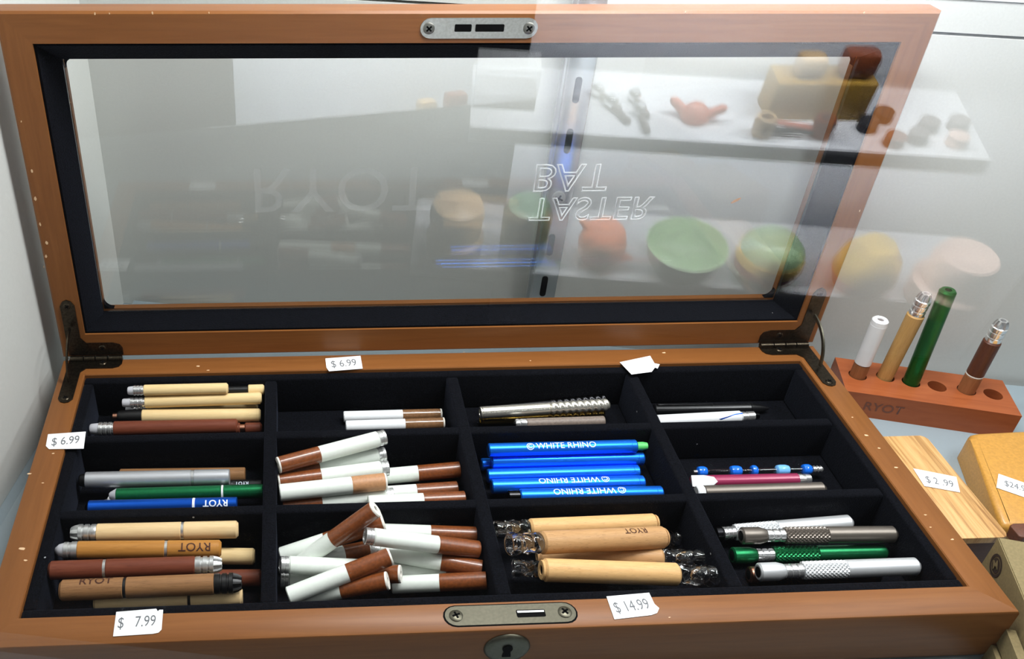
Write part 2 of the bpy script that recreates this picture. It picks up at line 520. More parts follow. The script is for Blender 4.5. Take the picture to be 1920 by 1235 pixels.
# the lid stands straight up on the back edge
YL, ZL = DD + 0.0006, HB + 0.0020
LH = DD
LW, LTOP, LBOT = 0.0213, ZL + LH - 0.1827, 0.0502 - ZL
LTH = 0.0195
lid = bpy.data.objects.new('lid', None); lid.empty_display_size = 0.01; COL.objects.link(lid); lid.parent = BOX
def lid3(x, y, d): return (x, YL + d, ZL + y)
def w_(s, f, b): return (s, f, b)
lp = [(w_(0.0, -0.0013, 0.0), 0.0010), (w_(0.001, -0.0003, 0.001), 0.0), (same(T), 0.0), (same(T), 0.0158), (w_(LW, LBOT, LTOP), 0.0160), (w_(LW, LBOT, LTOP), LTH),
      (same(0.0085), LTH), (same(0.0045), LTH - 0.0012), (same(0.0012), LTH - 0.0050), (w_(0.0, -0.0013, 0.0), LTH - 0.0095)]
bml = bmesh.new()
rails = ring_rails(lp, (-W2, W2, 0, LH), lid3, (wood_x, wood_z, wood_x, wood_z), lid, ('lid_rail',) * 4)
# slanted black velvet lining inside the lid
k_ = 0.0012
lining = [(same(T + 0.0001), 0.0012), (same(T + 0.0012), 0.0010), (w_(LW - 0.0003, LBOT - 0.0012, LTOP - 0.0003), 0.0130),
          (w_(LW - 0.0003, LBOT - 0.0012, LTOP - 0.0003), 0.0157), (same(T + 0.0001), 0.0157)]
ring_rails(lining, (-W2, W2, 0, LH), lid3, (VELVET,) * 4, lid, ('lid_lining',) * 4)
# bare edge of the lip that frames the pane, rounded corners
gx, gz0, gz1 = W2 - LW, ZL + LBOT, ZL + LH - LTOP
def corner_fill(cx, cz, sx, sz, r=0.005):
    pts = [(cx, cz)]
    for k in range(7):
        a = R(90 * k / 6)
        pts.append((cx + sx * (r - r * math.sin(a)), cz + sz * (r - r * math.cos(a))))
    prism('corner_fillet', pts, lambda a, b, h: (a, YL + 0.0159 + h, b), 0.0030, VELVET, lid)
for sx in (-1, 1):
    corner_fill(sx * gx, gz0, -sx, 1); corner_fill(sx * gx, gz1, -sx, -1)
glass = box('glass_pane', -gx - 0.0002, gx + 0.0002, YL + 0.0134, YL + 0.0154, gz0 - 0.0002, gz1 + 0.0002, PANE, lid)

# etched lettering on the lid glass, reads right when the lid is shut (here it stands on its head)
ETCH = frosted('etched_glass', 0.42)
ETCH_F = frosted('etched_glass_faint', 0.13)
def etched(body, size, x, z, width, mat, outline=None):
    cu = bpy.data.curves.new('etched_lettering', 'FONT')
    cu.body = body; cu.size = size; cu.align_x = 'LEFT'; cu.resolution_u = 3
    if outline:
        cu.fill_mode = 'NONE'; cu.bevel_depth = outline; cu.bevel_resolution = 0
    o = bpy.data.objects.new('tmp', cu); COL.objects.link(o)
    me = bpy.data.meshes.new_from_object(o.evaluated_get(bpy.context.evaluated_depsgraph_get()))
    bpy.data.objects.remove(o); bpy.data.curves.remove(cu)
    xs = [v.co.x for v in me.vertices]; ys = [v.co.y for v in me.vertices]
    k = width / (max(xs) - min(xs))
    for v in me.vertices:
        v.co = (x + (v.co.x - min(xs)) * k, YL + 0.0130 - v.co.z * 0.2, z - (v.co.y - min(ys)) * k)
    return link('etched_lettering', me, mat, lid)
etched('BAT', 0.016, 0.0372, 0.0305 + 0.1008, 0.0365, ETCH, 0.0003)
etched('TASTER', 0.016, 0.0372, 0.0305 + 0.0830, 0.0620, ETCH, 0.0003)
etched('RYOT', 0.040, -0.098, 0.0305 + 0.1000, 0.0860, ETCH_F)

pk = at_y(1380, 376, YL + 0.0132)
prism('dry_speck', [(0.0022 * math.cos(R(a)) + 0.0008 * math.sin(R(a)), 0.0013 * math.sin(R(a)) + 0.0010 * math.cos(R(a))) for a in range(0, 360, 45)], lambda a, b, h: (pk.x + a, YL + 0.0133 - h, pk.z + b), 0.0001, M['tan'], lid)

# metal fittings
def screw(parent, m4, r=0.0030, mat='brass', rot=0):
    bm = lathe_bm([(-0.0003, r), (0.0002, r), (0.0006, r * 0.78), (0.0007, 0)], 18)
    n0 = len(bm.faces)
    for a in (0, 90):
        q = bmesh.ops.create_cube(bm, size=1.0, matrix=Matrix.Translation((0.00065, 0, 0)) @ Matrix.Rotation(R(a + rot), 4, 'X') @ Matrix.Diagonal((0.0003, r * 1.15, r * 0.28, 1)))
        for f in {f for v in q['verts'] for f in v.link_faces}: f.material_index = 1
    s = obj('screw', bm, M[mat], parent, 40)
    s.data.materials.append(M['hole'])
    s.matrix_local = m4
    return s
UPX = Matrix.Rotation(R(-90), 4, 'Y')                 # local x -> world z
FRX = Matrix.Rotation(R(-90), 4, 'Z')                 # local x -> world -y
zr = HB
lp_ = prism('lock_plate', stadium(0.0005, 0.0069, 0.0508, 0.0089), lambda a, b, h: (a, b, zr - 0.0002 + h), 0.0005, M['brass'], BOX)
prism('plate_groove', stadium(0.0005, 0.0069, 0.0522, 0.0100), lambda a, b, h: (a, b, zr - 0.0001 + h), 0.0002, M['hole'], lp_)
prism('latch_slot', rrect(0.0028, 0.0140, 0.0052, 0.0086, 0.0006), lambda a, b, h: (a, b, zr + 0.0003 + h), 0.0001, M['hole'], lp_)
prism('latch_bar', rrect(0.0032, 0.0136, 0.0072, 0.0081, 0.0002), lambda a, b, h: (a, b, zr + 0.00035 + h), 0.0002, M['steel'], lp_)
for sx, ro in ((-0.0206, 20), (0.0216, 35)):
    screw(lp_, Matrix.Translation((sx, 0.0069, zr + 0.0003)) @ UPX, 0.0027, 'brass', ro)
yl_ = YL
sp_ = prism('strike_plate', stadium(0.0, HB + 0.1703, 0.0500, 0.0086), lambda a, b, h: (a, yl_ + 0.0002 - h, b), 0.0006, M['lock'], lid)
for x0, x1 in ((-0.0105, -0.0033), (-0.0017, 0.0106)):
    prism('strike_slot', rrect(x0, x1, HB + 0.1689, HB + 0.1720, 0.0005), lambda a, b, h: (a, yl_ - 0.0004 - h, b), 0.00012, M['hole'], lid)
for sx, ro in ((-0.0214, 45), (0.0212, 40)):
    screw(lid, Matrix.Translation((sx, yl_ - 0.0004, HB + 0.1703)) @ FRX, 0.0025, 'lock', ro)
# keyhole escutcheon on the front
esc = obj('escutcheon', lathe_bm([(-0.0002, 0.0090), (0.0004, 0.0090), (0.0013, 0.0080), (0.0016, 0.0062), (0.0012, 0.0040), (0.0011, 0.0)], 32), M['brass'], BOX, 50)
esc.matrix_local = Matrix.Translation((-0.0010, 0.0, HB - 0.0108)) @ FRX @ Matrix.Diagonal((1, 1.0, 0.92, 1))
kh = [(0.0020 * math.cos(R(a)), 0.0020 * math.sin(R(a)) + 0.0008) for a in range(-50, 231, 20)] + [(-0.0017, -0.0040), (0.0017, -0.0040)]
prism('keyhole', kh, lambda a, b, h: (-0.0010 + a, -0.00125 - h, HB - 0.0108 + b), 0.0003, M['hole'], BOX)

# corner hinges: L plates on rim and lid, barrel and curved stay
def hinge(sx):
    mx = lambda x: sx * x
    hg = prism('hinge', [(mx(0.1965), DD - 0.0005), (mx(0.1965), 0.1430), (mx(0.1950), 0.1405), (mx(0.1930), 0.1397), (mx(0.1910), 0.1402), (mx(0.1893), 0.1425),
                         (mx(0.1893), 0.1640), (mx(0.1868), 0.1668), (mx(0.1735), 0.1668), (mx(0.1705), 0.1680), (mx(0.1692), 0.1705), (mx(0.1692), DD - 0.0005)],
               lambda a, b, h: (a, b, HB - 0.0002 + h), 0.0007, M['hinge'], BOX)
    yy = lambda v: ZL + v
    prism('lid_leaf', [(mx(0.1965), yy(0.0005)), (mx(0.1965), yy(0.0310)), (mx(0.1950), yy(0.0336)), (mx(0.1930), yy(0.0346)), (mx(0.1908), yy(0.0336)), (mx(0.1893), yy(0.0310)),
                       (mx(0.1893), yy(0.0112)), (mx(0.1868), yy(0.0080)), (mx(0.1735), yy(0.0080)), (mx(0.1700), yy(0.0068)), (mx(0.1688), yy(0.0045)), (mx(0.1688), yy(0.0005))],
          lambda a, b, h: (a, YL + 0.0002 - h, b), 0.0007, M['hinge'], hg)
    edges = (0.1692, 0.1765, 0.1830, 0.1890, 0.1960)
    for a, b in zip(edges, edges[1:]):
        k = obj('knuckle', lathe_bm([(0.0001, 0.0012), (0.0003, 0.0016), (b - a - 0.0003, 0.0016), (b - a - 0.0001, 0.0012)], 14), M['hinge'], hg, 40)
        k.matrix_local = Matrix.Translation((mx(a) if sx > 0 else mx(b), YL - 0.0018, HB + 0.0012))
    # stay: thin quarter ring round the hinge pin
    bm = bmesh.new(); cy, cz, rr = YL - 0.0015, HB + 0.001, 0.0195
    rows = []
    for k in range(17):
        a = R(2 + 86 * k / 16)
        q = []
        for ro, xo in ((rr - 0.0010, -0.0004), (rr + 0.0010, -0.0004), (rr + 0.0010, 0.0004), (rr - 0.0010, 0.0004)):
            q.append(bm.verts.new((mx(0.1932) + xo, cy - ro * math.cos(a), cz + ro * math.sin(a))))
        rows.append(q)
    for p, q in zip(rows, rows[1:]):
        for i in range(4):
            bm.faces.new((p[i], p[(i + 1) % 4], q[(i + 1) % 4], q[i]))
    bm.faces.new(rows[0]); bm.faces.new(rows[-1][::-1])
    obj('stay_arm', bm, M['hinge'] if sx < 0 else M['brass'], hg, 40)
    for (x, y) in ((0.1930, 0.1432), (0.1790, 0.1712)):
        screw(hg, Matrix.Translation((mx(x), y, HB + 0.0004)) @ UPX, 0.0019, 'hinge', 30)
    for (x, z) in ((0.1930, 0.0310), (0.1790, 0.0048)):
        screw(hg, Matrix.Translation((mx(x), YL - 0.0004, ZL + z)) @ FRX, 0.0019, 'hinge', 30)
hinge(-1); hinge(1)

# chips in the varnish that show pale wood
def chip(p, s, face, parent):
    n = random.randint(5, 7); pts = []
    a0 = random.uniform(0, 360)
    for k in range(n):
        a = R(a0 + 360 * k / n); rr = s * random.uniform(0.45, 1.0)
        pts.append((rr * math.cos(a) * 1.3, rr * math.sin(a) * 0.7))
    if face == 'up': fn = lambda a, b, h: (p.x + a, p.y + b, HB + h)
    else: fn = lambda a, b, h: (p.x + b, YL - h, p.z + a)
    prism('varnish_chip', pts, fn, 0.00006, bare_wood, parent)
for (u, v, s) in ((201, 684, .0007), (371, 686, .0012), (390, 694, .0009), (54, 888, .0012), (100, 850, .0008), (42, 1028, .0014), (48, 1050, .0008), (1624, 816, .0011), (1680, 876, .0009),
                  (1786, 1011, .0009), (1735, 965, .0007), (1648, 840, .0008), (1745, 988, .0005), (994, 676, .0006), (870, 660, .0005), (1245, 661, .0009), (1598, 782, .0007), (80, 905, .0006), (1255, 1157, .0005)):
    chip(at(u, v, HB), s, 'up', BOX)
for (u, v, s) in ((178, 26, .0008), (205, 25, .0005), (286, 24, .0007), (392, 24, .0005), (60, 320, .0009), (66, 372, .0010), (88, 455, .0012), (86, 480, .0010), (75, 420, .0009), (82, 500, .0006), (1285, 22, .0005), (1620, 24, .0005), (1612, 395, .0006), (40, 228, .0005)):
    chip(at_y(u, v, YL), s, 'front', lid)

# ------------------------------------------------------------------ sticks lying in the compartments
# measured ends (A, B) and radius of every stick, in metres
S = {
    'p_under': ((-0.1487, 0.1544, 0.0237), (-0.0959, 0.1544, 0.0241), 0.0027),
    'p_a': ((-0.1639, 0.1511, 0.0279), (-0.1139, 0.1506, 0.0284), 0.0028),
    'p_b': ((-0.1670, 0.1491, 0.0217), (-0.0972, 0.1488, 0.0231), 0.0030),
    'p_c': ((-0.1671, 0.1540, 0.0126), (-0.0995, 0.1540, 0.0128), 0.0030),
    'p_d': ((-0.1723, 0.1456, 0.0160), (-0.0979, 0.1439, 0.0160), 0.0034),
    'p_e': ((-0.1806, 0.1319, 0.0198), (-0.1088, 0.1317, 0.0198), 0.0036),
    'p_f': ((-0.1481, 0.1383, 0.0132), (-0.0971, 0.1373, 0.0132), 0.0028),
    'm_brown': ((-0.1642, 0.1083, 0.0103), (-0.1048, 0.1072, 0.0103), 0.0036),
    'm_silver': ((-0.1804, 0.0986, 0.0179), (-0.1114, 0.0981, 0.0179), 0.0038),
    'm_green': ((-0.1655, 0.0890, 0.0171), (-0.0957, 0.0897, 0.0167), 0.0033),
    'm_black': ((-0.1346, 0.1003, 0.0097), (-0.0966, 0.1003, 0.0097), 0.0032),
    'm_tip': ((-0.1709, 0.0913, 0.0112), (-0.1191, 0.0914, 0.0112), 0.0026),
    'm_blue': ((-0.1736, 0.0773, 0.0217), (-0.1070, 0.0770, 0.0217), 0.0033),
    'w_maple': ((-0.1772, 0.0625, 0.0220), (-0.1060, 0.0625, 0.0213), 0.0038),
    'w_gold': ((-0.1819, 0.0519, 0.0235), (-0.1129, 0.0532, 0.0199), 0.0037),
    'w_pale': ((-0.1598, 0.0598, 0.0105), (-0.0992, 0.0565, 0.0105), 0.0036),
    'w_mahog': ((-0.1817, 0.0404, 0.0244), (-0.1120, 0.0425, 0.0223), 0.0038),
    'w_mahog2': ((-0.1613, 0.0468, 0.0105), (-0.0960, 0.0447, 0.0105), 0.0036),
    'w_walnut': ((-0.1753, 0.0301, 0.0242), (-0.1034, 0.0310, 0.0244), 0.0042),
    'w_strip': ((-0.1629, 0.0299, 0.0166), (-0.1033, 0.0302, 0.0168), 0.0037),
    'c_a': ((-0.0557, 0.1478, 0.0103), (-0.0047, 0.1481, 0.0103), 0.0029),
    'c_b': ((-0.0554, 0.1349, 0.0151), (-0.0055, 0.1356, 0.0151), 0.0029),
    'k1': ((-0.0889, 0.0952, 0.0274), (-0.0384, 0.1108, 0.0290), 0.0038),
    'k2': ((-0.0886, 0.0990, 0.0177), (-0.0380, 0.1102, 0.0186), 0.0038),
    'k3': ((-0.0891, 0.0916, 0.0202), (-0.0375, 0.0994, 0.0199), 0.0038),
    'k4': ((-0.0883, 0.0817, 0.0233), (-0.0398, 0.0869, 0.0236), 0.0039),
    'k5': ((-0.0870, 0.0805, 0.0156), (-0.0362, 0.0854, 0.0161), 0.0038),
    'k6': ((-0.0593, 0.1007, 0.0114), (-0.0027, 0.1029, 0.0143), 0.0038),
    'k7': ((-0.0599, 0.0899, 0.0110), (-0.0052, 0.0931, 0.0110), 0.0038),
    'k8': ((-0.0487, 0.0775, 0.0193), (-0.0045, 0.0797, 0.0183), 0.0036),
    'A': ((-0.0477, 0.0546, 0.0400), (-0.0808, 0.0487, 0.0135), 0.0037),
    'B': ((-0.0436, 0.0577, 0.0285), (-0.0878, 0.0524, 0.0150), 0.0037),
    'C': ((-0.0488, 0.0590, 0.0105), (-0.0803, 0.0519, 0.0105), 0.0037),
    'Dd': ((-0.0881, 0.0422, 0.0215), (-0.0511, 0.0441, 0.0152), 0.0037),
    'F': ((-0.0430, 0.0354, 0.0325), (-0.0848, 0.0251, 0.0225), 0.0037),
    'G': ((-0.0446, 0.0276, 0.0270), (-0.0806, 0.0291, 0.0160), 0.0037),
    'H': ((-0.0528, 0.0462, 0.0330), (-0.0041, 0.0472, 0.0212), 0.0037),
    'Ih': ((-0.0473, 0.0636, 0.0162), (-0.0023, 0.0597, 0.0162), 0.0037),
    'J': ((-0.0490, 0.0519, 0.0179), (-0.0034, 0.0404, 0.0169), 0.0037),
    'K': ((-0.0413, 0.0382, 0.0112), (-0.0026, 0.0338, 0.0174), 0.0037),
    'L': ((-0.0383, 0.0352, 0.0215), (-0.0626, 0.0398, 0.0165), 0.0037),
    'M': ((-0.0484, 0.0472, 0.0103), (-0.0075, 0.0435, 0.0104), 0.0037),
    'N': ((-0.0879, 0.0436, 0.0104), (-0.0602, 0.0415, 0.0102), 0.0037),
    's_dark': ((0.0198, 0.1499, 0.0109), (0.0830, 0.1540, 0.0129), 0.0030),
    's_silver': ((0.0143, 0.1413, 0.0166), (0.0814, 0.1452, 0.0167), 0.0032),
    's_gold': ((0.0156, 0.1435, 0.0104), (0.0803, 0.1460, 0.0103), 0.0032),
    's_grey': ((0.0273, 0.1336, 0.0151), (0.0761, 0.1343, 0.0151), 0.0026),
    'b1': ((0.0110, 0.1077, 0.0218), (0.0830, 0.1078, 0.0219), 0.0033),
    'b2': ((0.0130, 0.1066, 0.0151), (0.0872, 0.1061, 0.0154), 0.0035),
    'b3': ((0.0101, 0.0999, 0.0124), (0.0835, 0.0996, 0.0129), 0.0034),
    'b4': ((0.0103, 0.0911, 0.0141), (0.0830, 0.0912, 0.0141), 0.0034),
    'b5': ((0.0151, 0.0807, 0.0179), (0.0872, 0.0803, 0.0179), 0.0034),
    'b6': ((0.0094, 0.1106, 0.0096), (0.0826, 0.1097, 0.0097), 0.0032),
    'g1': ((0.0045, 0.0556, 0.0242), (0.0776, 0.0621, 0.0184), 0.0040),
    'g2': ((0.0054, 0.0372, 0.0354), (0.0761, 0.0493, 0.0230), 0.0048),
    'g3': ((0.0228, 0.0476, 0.0151), (0.0920, 0.0415, 0.0180), 0.0043),
    'g4': ((0.0183, 0.0287, 0.0291), (0.0913, 0.0289, 0.0218), 0.0047),
    'g5': ((0.0100, 0.0406, 0.0168), (0.0697, 0.0350, 0.0169), 0.0040),
    'g6': ((0.0892, 0.0598, 0.0105), (0.0374, 0.0565, 0.0105), 0.0040),
    'n_black': ((0.1077, 0.1486, 0.0095), (0.1689, 0.1477, 0.0095), 0.0030),
    'n_white': ((0.1037, 0.1344, 0.0141), (0.1577, 0.1367, 0.0141), 0.0032),
    'r_glass': ((0.1111, 0.0993, 0.0122), (0.1740, 0.0988, 0.0122), 0.0026),
    'r_pink': ((0.1046, 0.0908, 0.0141), (0.1630, 0.0904, 0.0141), 0.0030),
    'r_grey': ((0.1037, 0.0810, 0.0170), (0.1654, 0.0811, 0.0170), 0.0032),
    'd1': ((0.1045, 0.0589, 0.0132), (0.1690, 0.0622, 0.0145), 0.0038),
    'd2': ((0.1128, 0.0526, 0.0188), (0.1813, 0.0502, 0.0195), 0.0038),
    'd3': ((0.1090, 0.0481, 0.0113), (0.1786, 0.0475, 0.0113), 0.0037),
    'd4': ((0.1117, 0.0321, 0.0193), (0.1813, 0.0323, 0.0195), 0.0039),
    'd5': ((0.1126, 0.0382, 0.0103), (0.1694, 0.0350, 0.0103), 0.0036),
}

def stick_root(name, label, cat, A, B, group=None):
    A, B = Vector(A), Vector(B)
    X = (B - A).normalized()
    Z = Vector((0, 0, 1)); Z = (Z - X * Z.dot(X))
    Z = Z.normalized() if Z.length > 0.05 else Vector((0, 1, 0))
    Y = Z.cross(X)
    o = thing(name, label, cat, (0, 0, 0), group)
    o.matrix_world = Matrix(((X.x, Y.x, Z.x, A.x), (X.y, Y.y, Z.y, A.y), (X.z, Y.z, Z.z, A.z), (0, 0, 0, 1)))
    return o, (B - A).length

def seg(name, parent, prof, mat, n=20, fn=None, smooth=35):
    return obj(name, lathe_bm(prof, n, fn), M[mat] if isinstance(mat, str) else mat, parent, smooth)

def tube(name, parent, x0, x1, r0, r1, mat, e0=0.0004, e1=0.0004, n=20):
    return seg(name, parent, [(x0, r0 - e0), (x0 + e0, r0), (x1 - e1, r1), (x1, r1 - e1)], mat, n)

def end_ring(parent, x, r, outward, mat='rimwhite', hole=0.35, name='end_ring'):
    s = outward
    e = seg(name, parent, [(x, r * 0.99), (x + s * 0.0004, r * 1.0), (x + s * 0.0008, r * 0.94), (x + s * 0.0008, r * hole), (x + s * 0.0002, r * hole * 0.95)], mat, 20)
    seg('bore', e, [(x + s * 0.0002, r * hole * 0.95), (x + s * 0.0003, r * hole * 0.9)], 'hole', 14)
    return e

def metal_tip(parent, x, r, s, mat='steel', length=0.005):
    # short open metal sleeve, s = +1 points along +x
    L = length
    t = seg('metal_tip', parent, [(x, r * 0.9), (x + s * L * 0.08, r * 0.97), (x + s * L * 0.42, r * 0.97), (x + s * L * 0.45, r * 0.9), (x + s * L * 0.55, r * 0.9), (x + s * L * 0.58, r * 0.97),
                                  (x + s * L * 0.95, r * 0.96), (x + s * L, r * 0.92), (x + s * L, r * 0.76), (x + s * L * 0.5, r * 0.72)], mat, 20)
    seg('bore', t, [(x + s * L * 0.5, r * 0.71), (x + s * L * 0.51, r * 0.7)], 'disc_grey', 16)
    return t

def crown(parent, x, r, s, mat='steel', length=0.011, name='crown_tip'):
    # banded metal tip that ends in a faceted crown of teeth
    L = length
    prof = [(x, r * 0.94), (x + s * L * 0.05, r), (x + s * L * 0.2, r), (x + s * L * 0.22, r * 0.88), (x + s * L * 0.28, r * 0.88), (x + s * L * 0.3, r), (x + s * L * 0.45, r), (x + s * L * 0.47, r * 0.88),
            (x + s * L * 0.53, r * 0.88), (x + s * L * 0.55, r * 1.02), (x + s * L * 0.68, r * 1.02)]
    t = seg(name, parent, prof + [(x + s * L * 0.70, r * 0.9)], mat, 20)
    def teeth(xx, th):
        return 1.0 if math.cos(8 * th) > 0 else 0.82
    seg('teeth', t, [(x + s * L * 0.68, r * 0.98), (x + s * L * 0.86, r * 0.86), (x + s * L, r * 0.66), (x + s * L, r * 0.4), (x + s * L * 0.8, r * 0.35)], mat, 32, teeth, 25)
    return t

def lettering(parent, body, size, xc, r, mat, ang=-35, flip=False, bold=0.0, logo=False, depth=0.00006):
    bm = text_bm(body, size, 'CENTER', bold, 6)
    if logo:
        cx = min(v.co.x for v in bm.verts) - size * 0.62
        for r0, r1, a0, a1 in ((0.34, 0.42, 0, 360), (0.16, 0.25, 40, 330)):
            n = 18
            ang_ = [R(a0 + (a1 - a0) * k / n) for k in range(n + 1)]
            A_ = [bm.verts.new((cx + size * r0 * math.cos(q), size * r0 * math.sin(q), 0)) for q in ang_]
            B_ = [bm.verts.new((cx + size * r1 * math.cos(q), size * r1 * math.sin(q), 0)) for q in ang_]
            for k in range(n): bm.faces.new((A_[k], B_[k], B_[k + 1], A_[k + 1]))
    sg = -1 if flip else 1
    for v in bm.verts:
        x, y = v.co.x * sg, v.co.y * sg
        a = R(ang) + y / r
        v.co = (xc + x, (r + depth) * math.sin(a), (r + depth) * math.cos(a))
    me = bpy.data.meshes.new('lettering'); bm.to_mesh(me); bm.free()
    return link('lettering', me, M[mat], parent)

# -- back left: slim wooden bats shaped like pencils
def pencil_bat(key, label, woodm, tip='eraser', body_to=1.0, extras=None, tipfrac=0.16):
    A, B, r = S[key]
    o, L = stick_root('pencil_bat', label, 'pipe', A, B, 'pencil shaped bats in the back left compartment')
    t = L * tipfrac
    if tip == 'eraser':
        seg('eraser', o, [(0, r * 0.62), (0.0006, r * 0.72), (t * 0.38, r * 0.8)], 'eraser', 18)
        p = [(t * 0.36, r * 0.78)]
        for k in range(3):
            a = t * (0.38 + 0.2 * k)
            p += [(a, r * 0.92), (a + t * 0.12, r * 0.92), (a + t * 0.13, r * 0.82), (a + t * 0.19, r * 0.82)]
        p += [(t, r * 0.92)]
        seg('ferrule', o, p, 'chrome', 18)
    elif tip == 'black':
        seg('metal_nib', o, [(0, r * 0.4), (0.0004, r * 0.5), (t * 0.2, r * 0.5)], 'copper', 14)
        seg('black_collar', o, [(t * 0.18, r * 0.7), (t * 0.25, r * 0.85), (t * 0.6, r * 0.97), (t, r * 0.97)], 'blacktip', 18)
    if body_to >= 1:
        tube('wood_body', o, t, L, r, r, woodm, 0.0003, 0.0008)
    else:
        x1 = t + (L - t) * body_to
        tube('wood_body', o, t, x1, r, r, woodm, 0.0003, 0.0003)
        x2 = x1 + 0.0025
        tube('joint_ring', o, x1 - 0.0001, x2, r * 0.72, r * 0.72, 'copper', 0.0001, 0.0001)
        tube('end_cap', o, x2, L, r, r, woodm, 0.0004, 0.0010)
    return o
A, B, r = S['p_under']; o, L = stick_root('pencil_bat', 'bat lying furthest back, body blackened as a dark gap, only its short pale end cap showing', 'pipe', A, B, 'pencil shaped bats in the back left compartment')
tube('dark_gap_body', o, 0, L * 0.845, r * 0.8, r * 0.8, 'blacktip'); tube('end_cap', o, L * 0.845, L, r, r, 'birch', 0.0003, 0.0008)  # the dark gap before the cap is put into the body's black
pencil_bat('p_a', 'pale wooden pencil bat with silver ferrule, topmost near the back wall', 'birch', 'eraser')
pencil_bat('p_b', 'long pale wooden pencil bat with grey eraser, second from the back', 'birch', 'eraser')
pencil_bat('p_c', 'pale wooden pencil bat mostly hidden between two others, thin strip showing', 'birch', 'eraser')
pencil_bat('p_d', 'pale wooden bat with black collar above the reddish bat', 'birch', 'black', tipfrac=0.20)
pencil_bat('p_e', 'reddish brown wooden pencil bat with grey eraser, front of the back left compartment', 'mahogany', 'eraser')
pencil_bat('p_f', 'reddish brown bat under another reddish bat, its short cap peeking out', 'mahogany', None, 0.74)

# -- middle left: coloured metal tubes
A, B, r = S['m_brown']; o, L = stick_root('wooden_bat', 'dark walnut bat lying behind the satin silver tube', 'pipe', A, B)
tube('wood_body', o, 0, L, r, r, 'walnut'); lettering(o, 'RYOT', 0.0030, L * 0.79, r, 'dark_ink', -10, True)
A, B, r = S['m_silver']; o, L = stick_root('metal_tube', 'satin silver metal tube bat with a thin ring, middle left compartment', 'pipe', A, B)
seg('mouth_tip', o, [(0, r * 0.6), (0.0006, r * 0.75), (L * 0.04, r * 0.82)], 'blacktip'); tube('metal_body', o, L * 0.04, L * 0.745, r, r, 'alu'); tube('joint_ring', o, L * 0.745, L * 0.76, r * 0.97, r * 0.97, 'steel', .0001, .0001); tube('metal_cap', o, L * 0.76, L, r, r, 'alu')
A, B, r = S['m_black']; o, L = stick_root('metal_tube', 'black metal tube half hidden under the green tube, white lettering', 'pipe', A, B)
tube('metal_body', o, 0, L, r, r, 'black'); lettering(o, 'RYOT', 0.0024, L * 0.75, r, 'white_ink', -20, True, 0.00003)
A, B, r = S['m_green']; o, L = stick_root('metal_tube', 'green anodised metal tube with a white cone tip', 'pipe', A, B)
seg('cone_tip', o, [(0, r * 0.35), (0.0004, r * 0.5), (L * 0.045, r * 0.95)], 'eraser'); tube('metal_body', o, L * 0.045, L * 0.725, r, r, 'green'); tube('white_ring', o, L * 0.725, L * 0.738, r * 1.01, r * 1.01, 'gloss_white', .0001, .0001); tube('metal_cap', o, L * 0.738, L, r, r, 'green')
A, B, r = S['m_tip']; o, L = stick_root('metal_tube', 'thin dark tube under the green one, small white pointed tip showing', 'pipe', A, B)
seg('point', o, [(0, 0), (L * 0.07, r * 0.5)], 'steel'); tube('white_collar', o, L * 0.07, L * 0.16, r * 0.85, r * 0.85, 'gloss_white'); tube('metal_body', o, L * 0.16, L, r, r, 'black')
A, B, r = S['m_blue']; o, L = stick_root('metal_tube', 'deep blue anodised metal tube with white ring, front of middle left compartment', 'pipe', A, B)
seg('cone_tip', o, [(0, r * 0.4), (L * 0.02, r * 0.9)], 'dark_metal'); tube('metal_body', o, L * 0.02, L * 0.705, r, r, 'blue'); tube('white_ring', o, L * 0.705, L * 0.722, r * 1.01, r * 1.01, 'gloss_white', .0001, .0001); tube('metal_cap', o, L * 0.722, L, r, r, 'blue')
lettering(o, 'RYOT', 0.0042, L * 0.86, r, 'white_ink', -28, True, 0.00008)

# -- front left: wooden bats with metal crowns
def wooden_bat(key, label, woodm, ring_f, tipkind, tip_end, ringm='steel', text=None, tl=0.011, group='wooden bats in the front left compartment', flare=0.0):
    A, B, r = S[key]
    o, L = stick_root('wooden_bat', label, 'pipe', A, B, group)
    x0, x1 = (tl, L) if tip_end == 'A' else (0.0, L - tl)
    if tipkind is None: x0, x1 = 0.0, L
    if ring_f:
        xr = L * ring_f
        tube('wood_body', o, x0, xr - 0.0005, r, r, woodm, 0.0010 if x0 == 0 else 0.0003, 0.0003)
        tube('joint_ring', o, xr - 0.0006, xr + 0.0006, r * 0.96, r * 0.96, ringm, 0.0001, 0.0001)
        tube('wood_cap', o, xr + 0.0005, x1, r, r, woodm, 0.0003, 0.0010 if x1 == L else 0.0003)
    else:
        tube('wood_body', o, x0, x1, r, r, woodm, 0.0008, 0.0008)
    if tipkind == 'crown': crown(o, x0 if tip_end == 'A' else x1, r * 0.97, -1 if tip_end == 'A' else 1, ringm, tl)
    if tipkind == 'cone':
        seg('ferrule', o, [(tl, r * 0.95), (tl * 0.75, r * 0.95), (tl * 0.73, r * 0.86), (tl * 0.62, r * 0.86), (tl * 0.6, r * 0.92), (tl * 0.42, r * 0.9)], 'steel')
        seg('cone_tip', o, [(tl * 0.42, r * 0.82), (tl * 0.2, r * 0.66), (tl * 0.04, r * 0.3), (0, 0)], 'eraser')
    if text: lettering(o, 'RYOT', text[1], L * text[0], r, 'dark_ink', text[2], text[3], 0.00006)
    return o
wooden_bat('w_maple', 'pale maple bat with silver crown tip, rearmost in the front left compartment', 'maple', 0.665, 'crown', 'A')
wooden_bat('w_gold', 'golden oak bat with pale cone tip and burnt lettering', 'oak', 0.665, 'cone', 'A', text=(0.84, 0.0052, -25, True), tl=0.0095)
wooden_bat('w_pale', 'pale wooden bat sticking out right below the golden oak bat', 'birch', None, None, 'A')
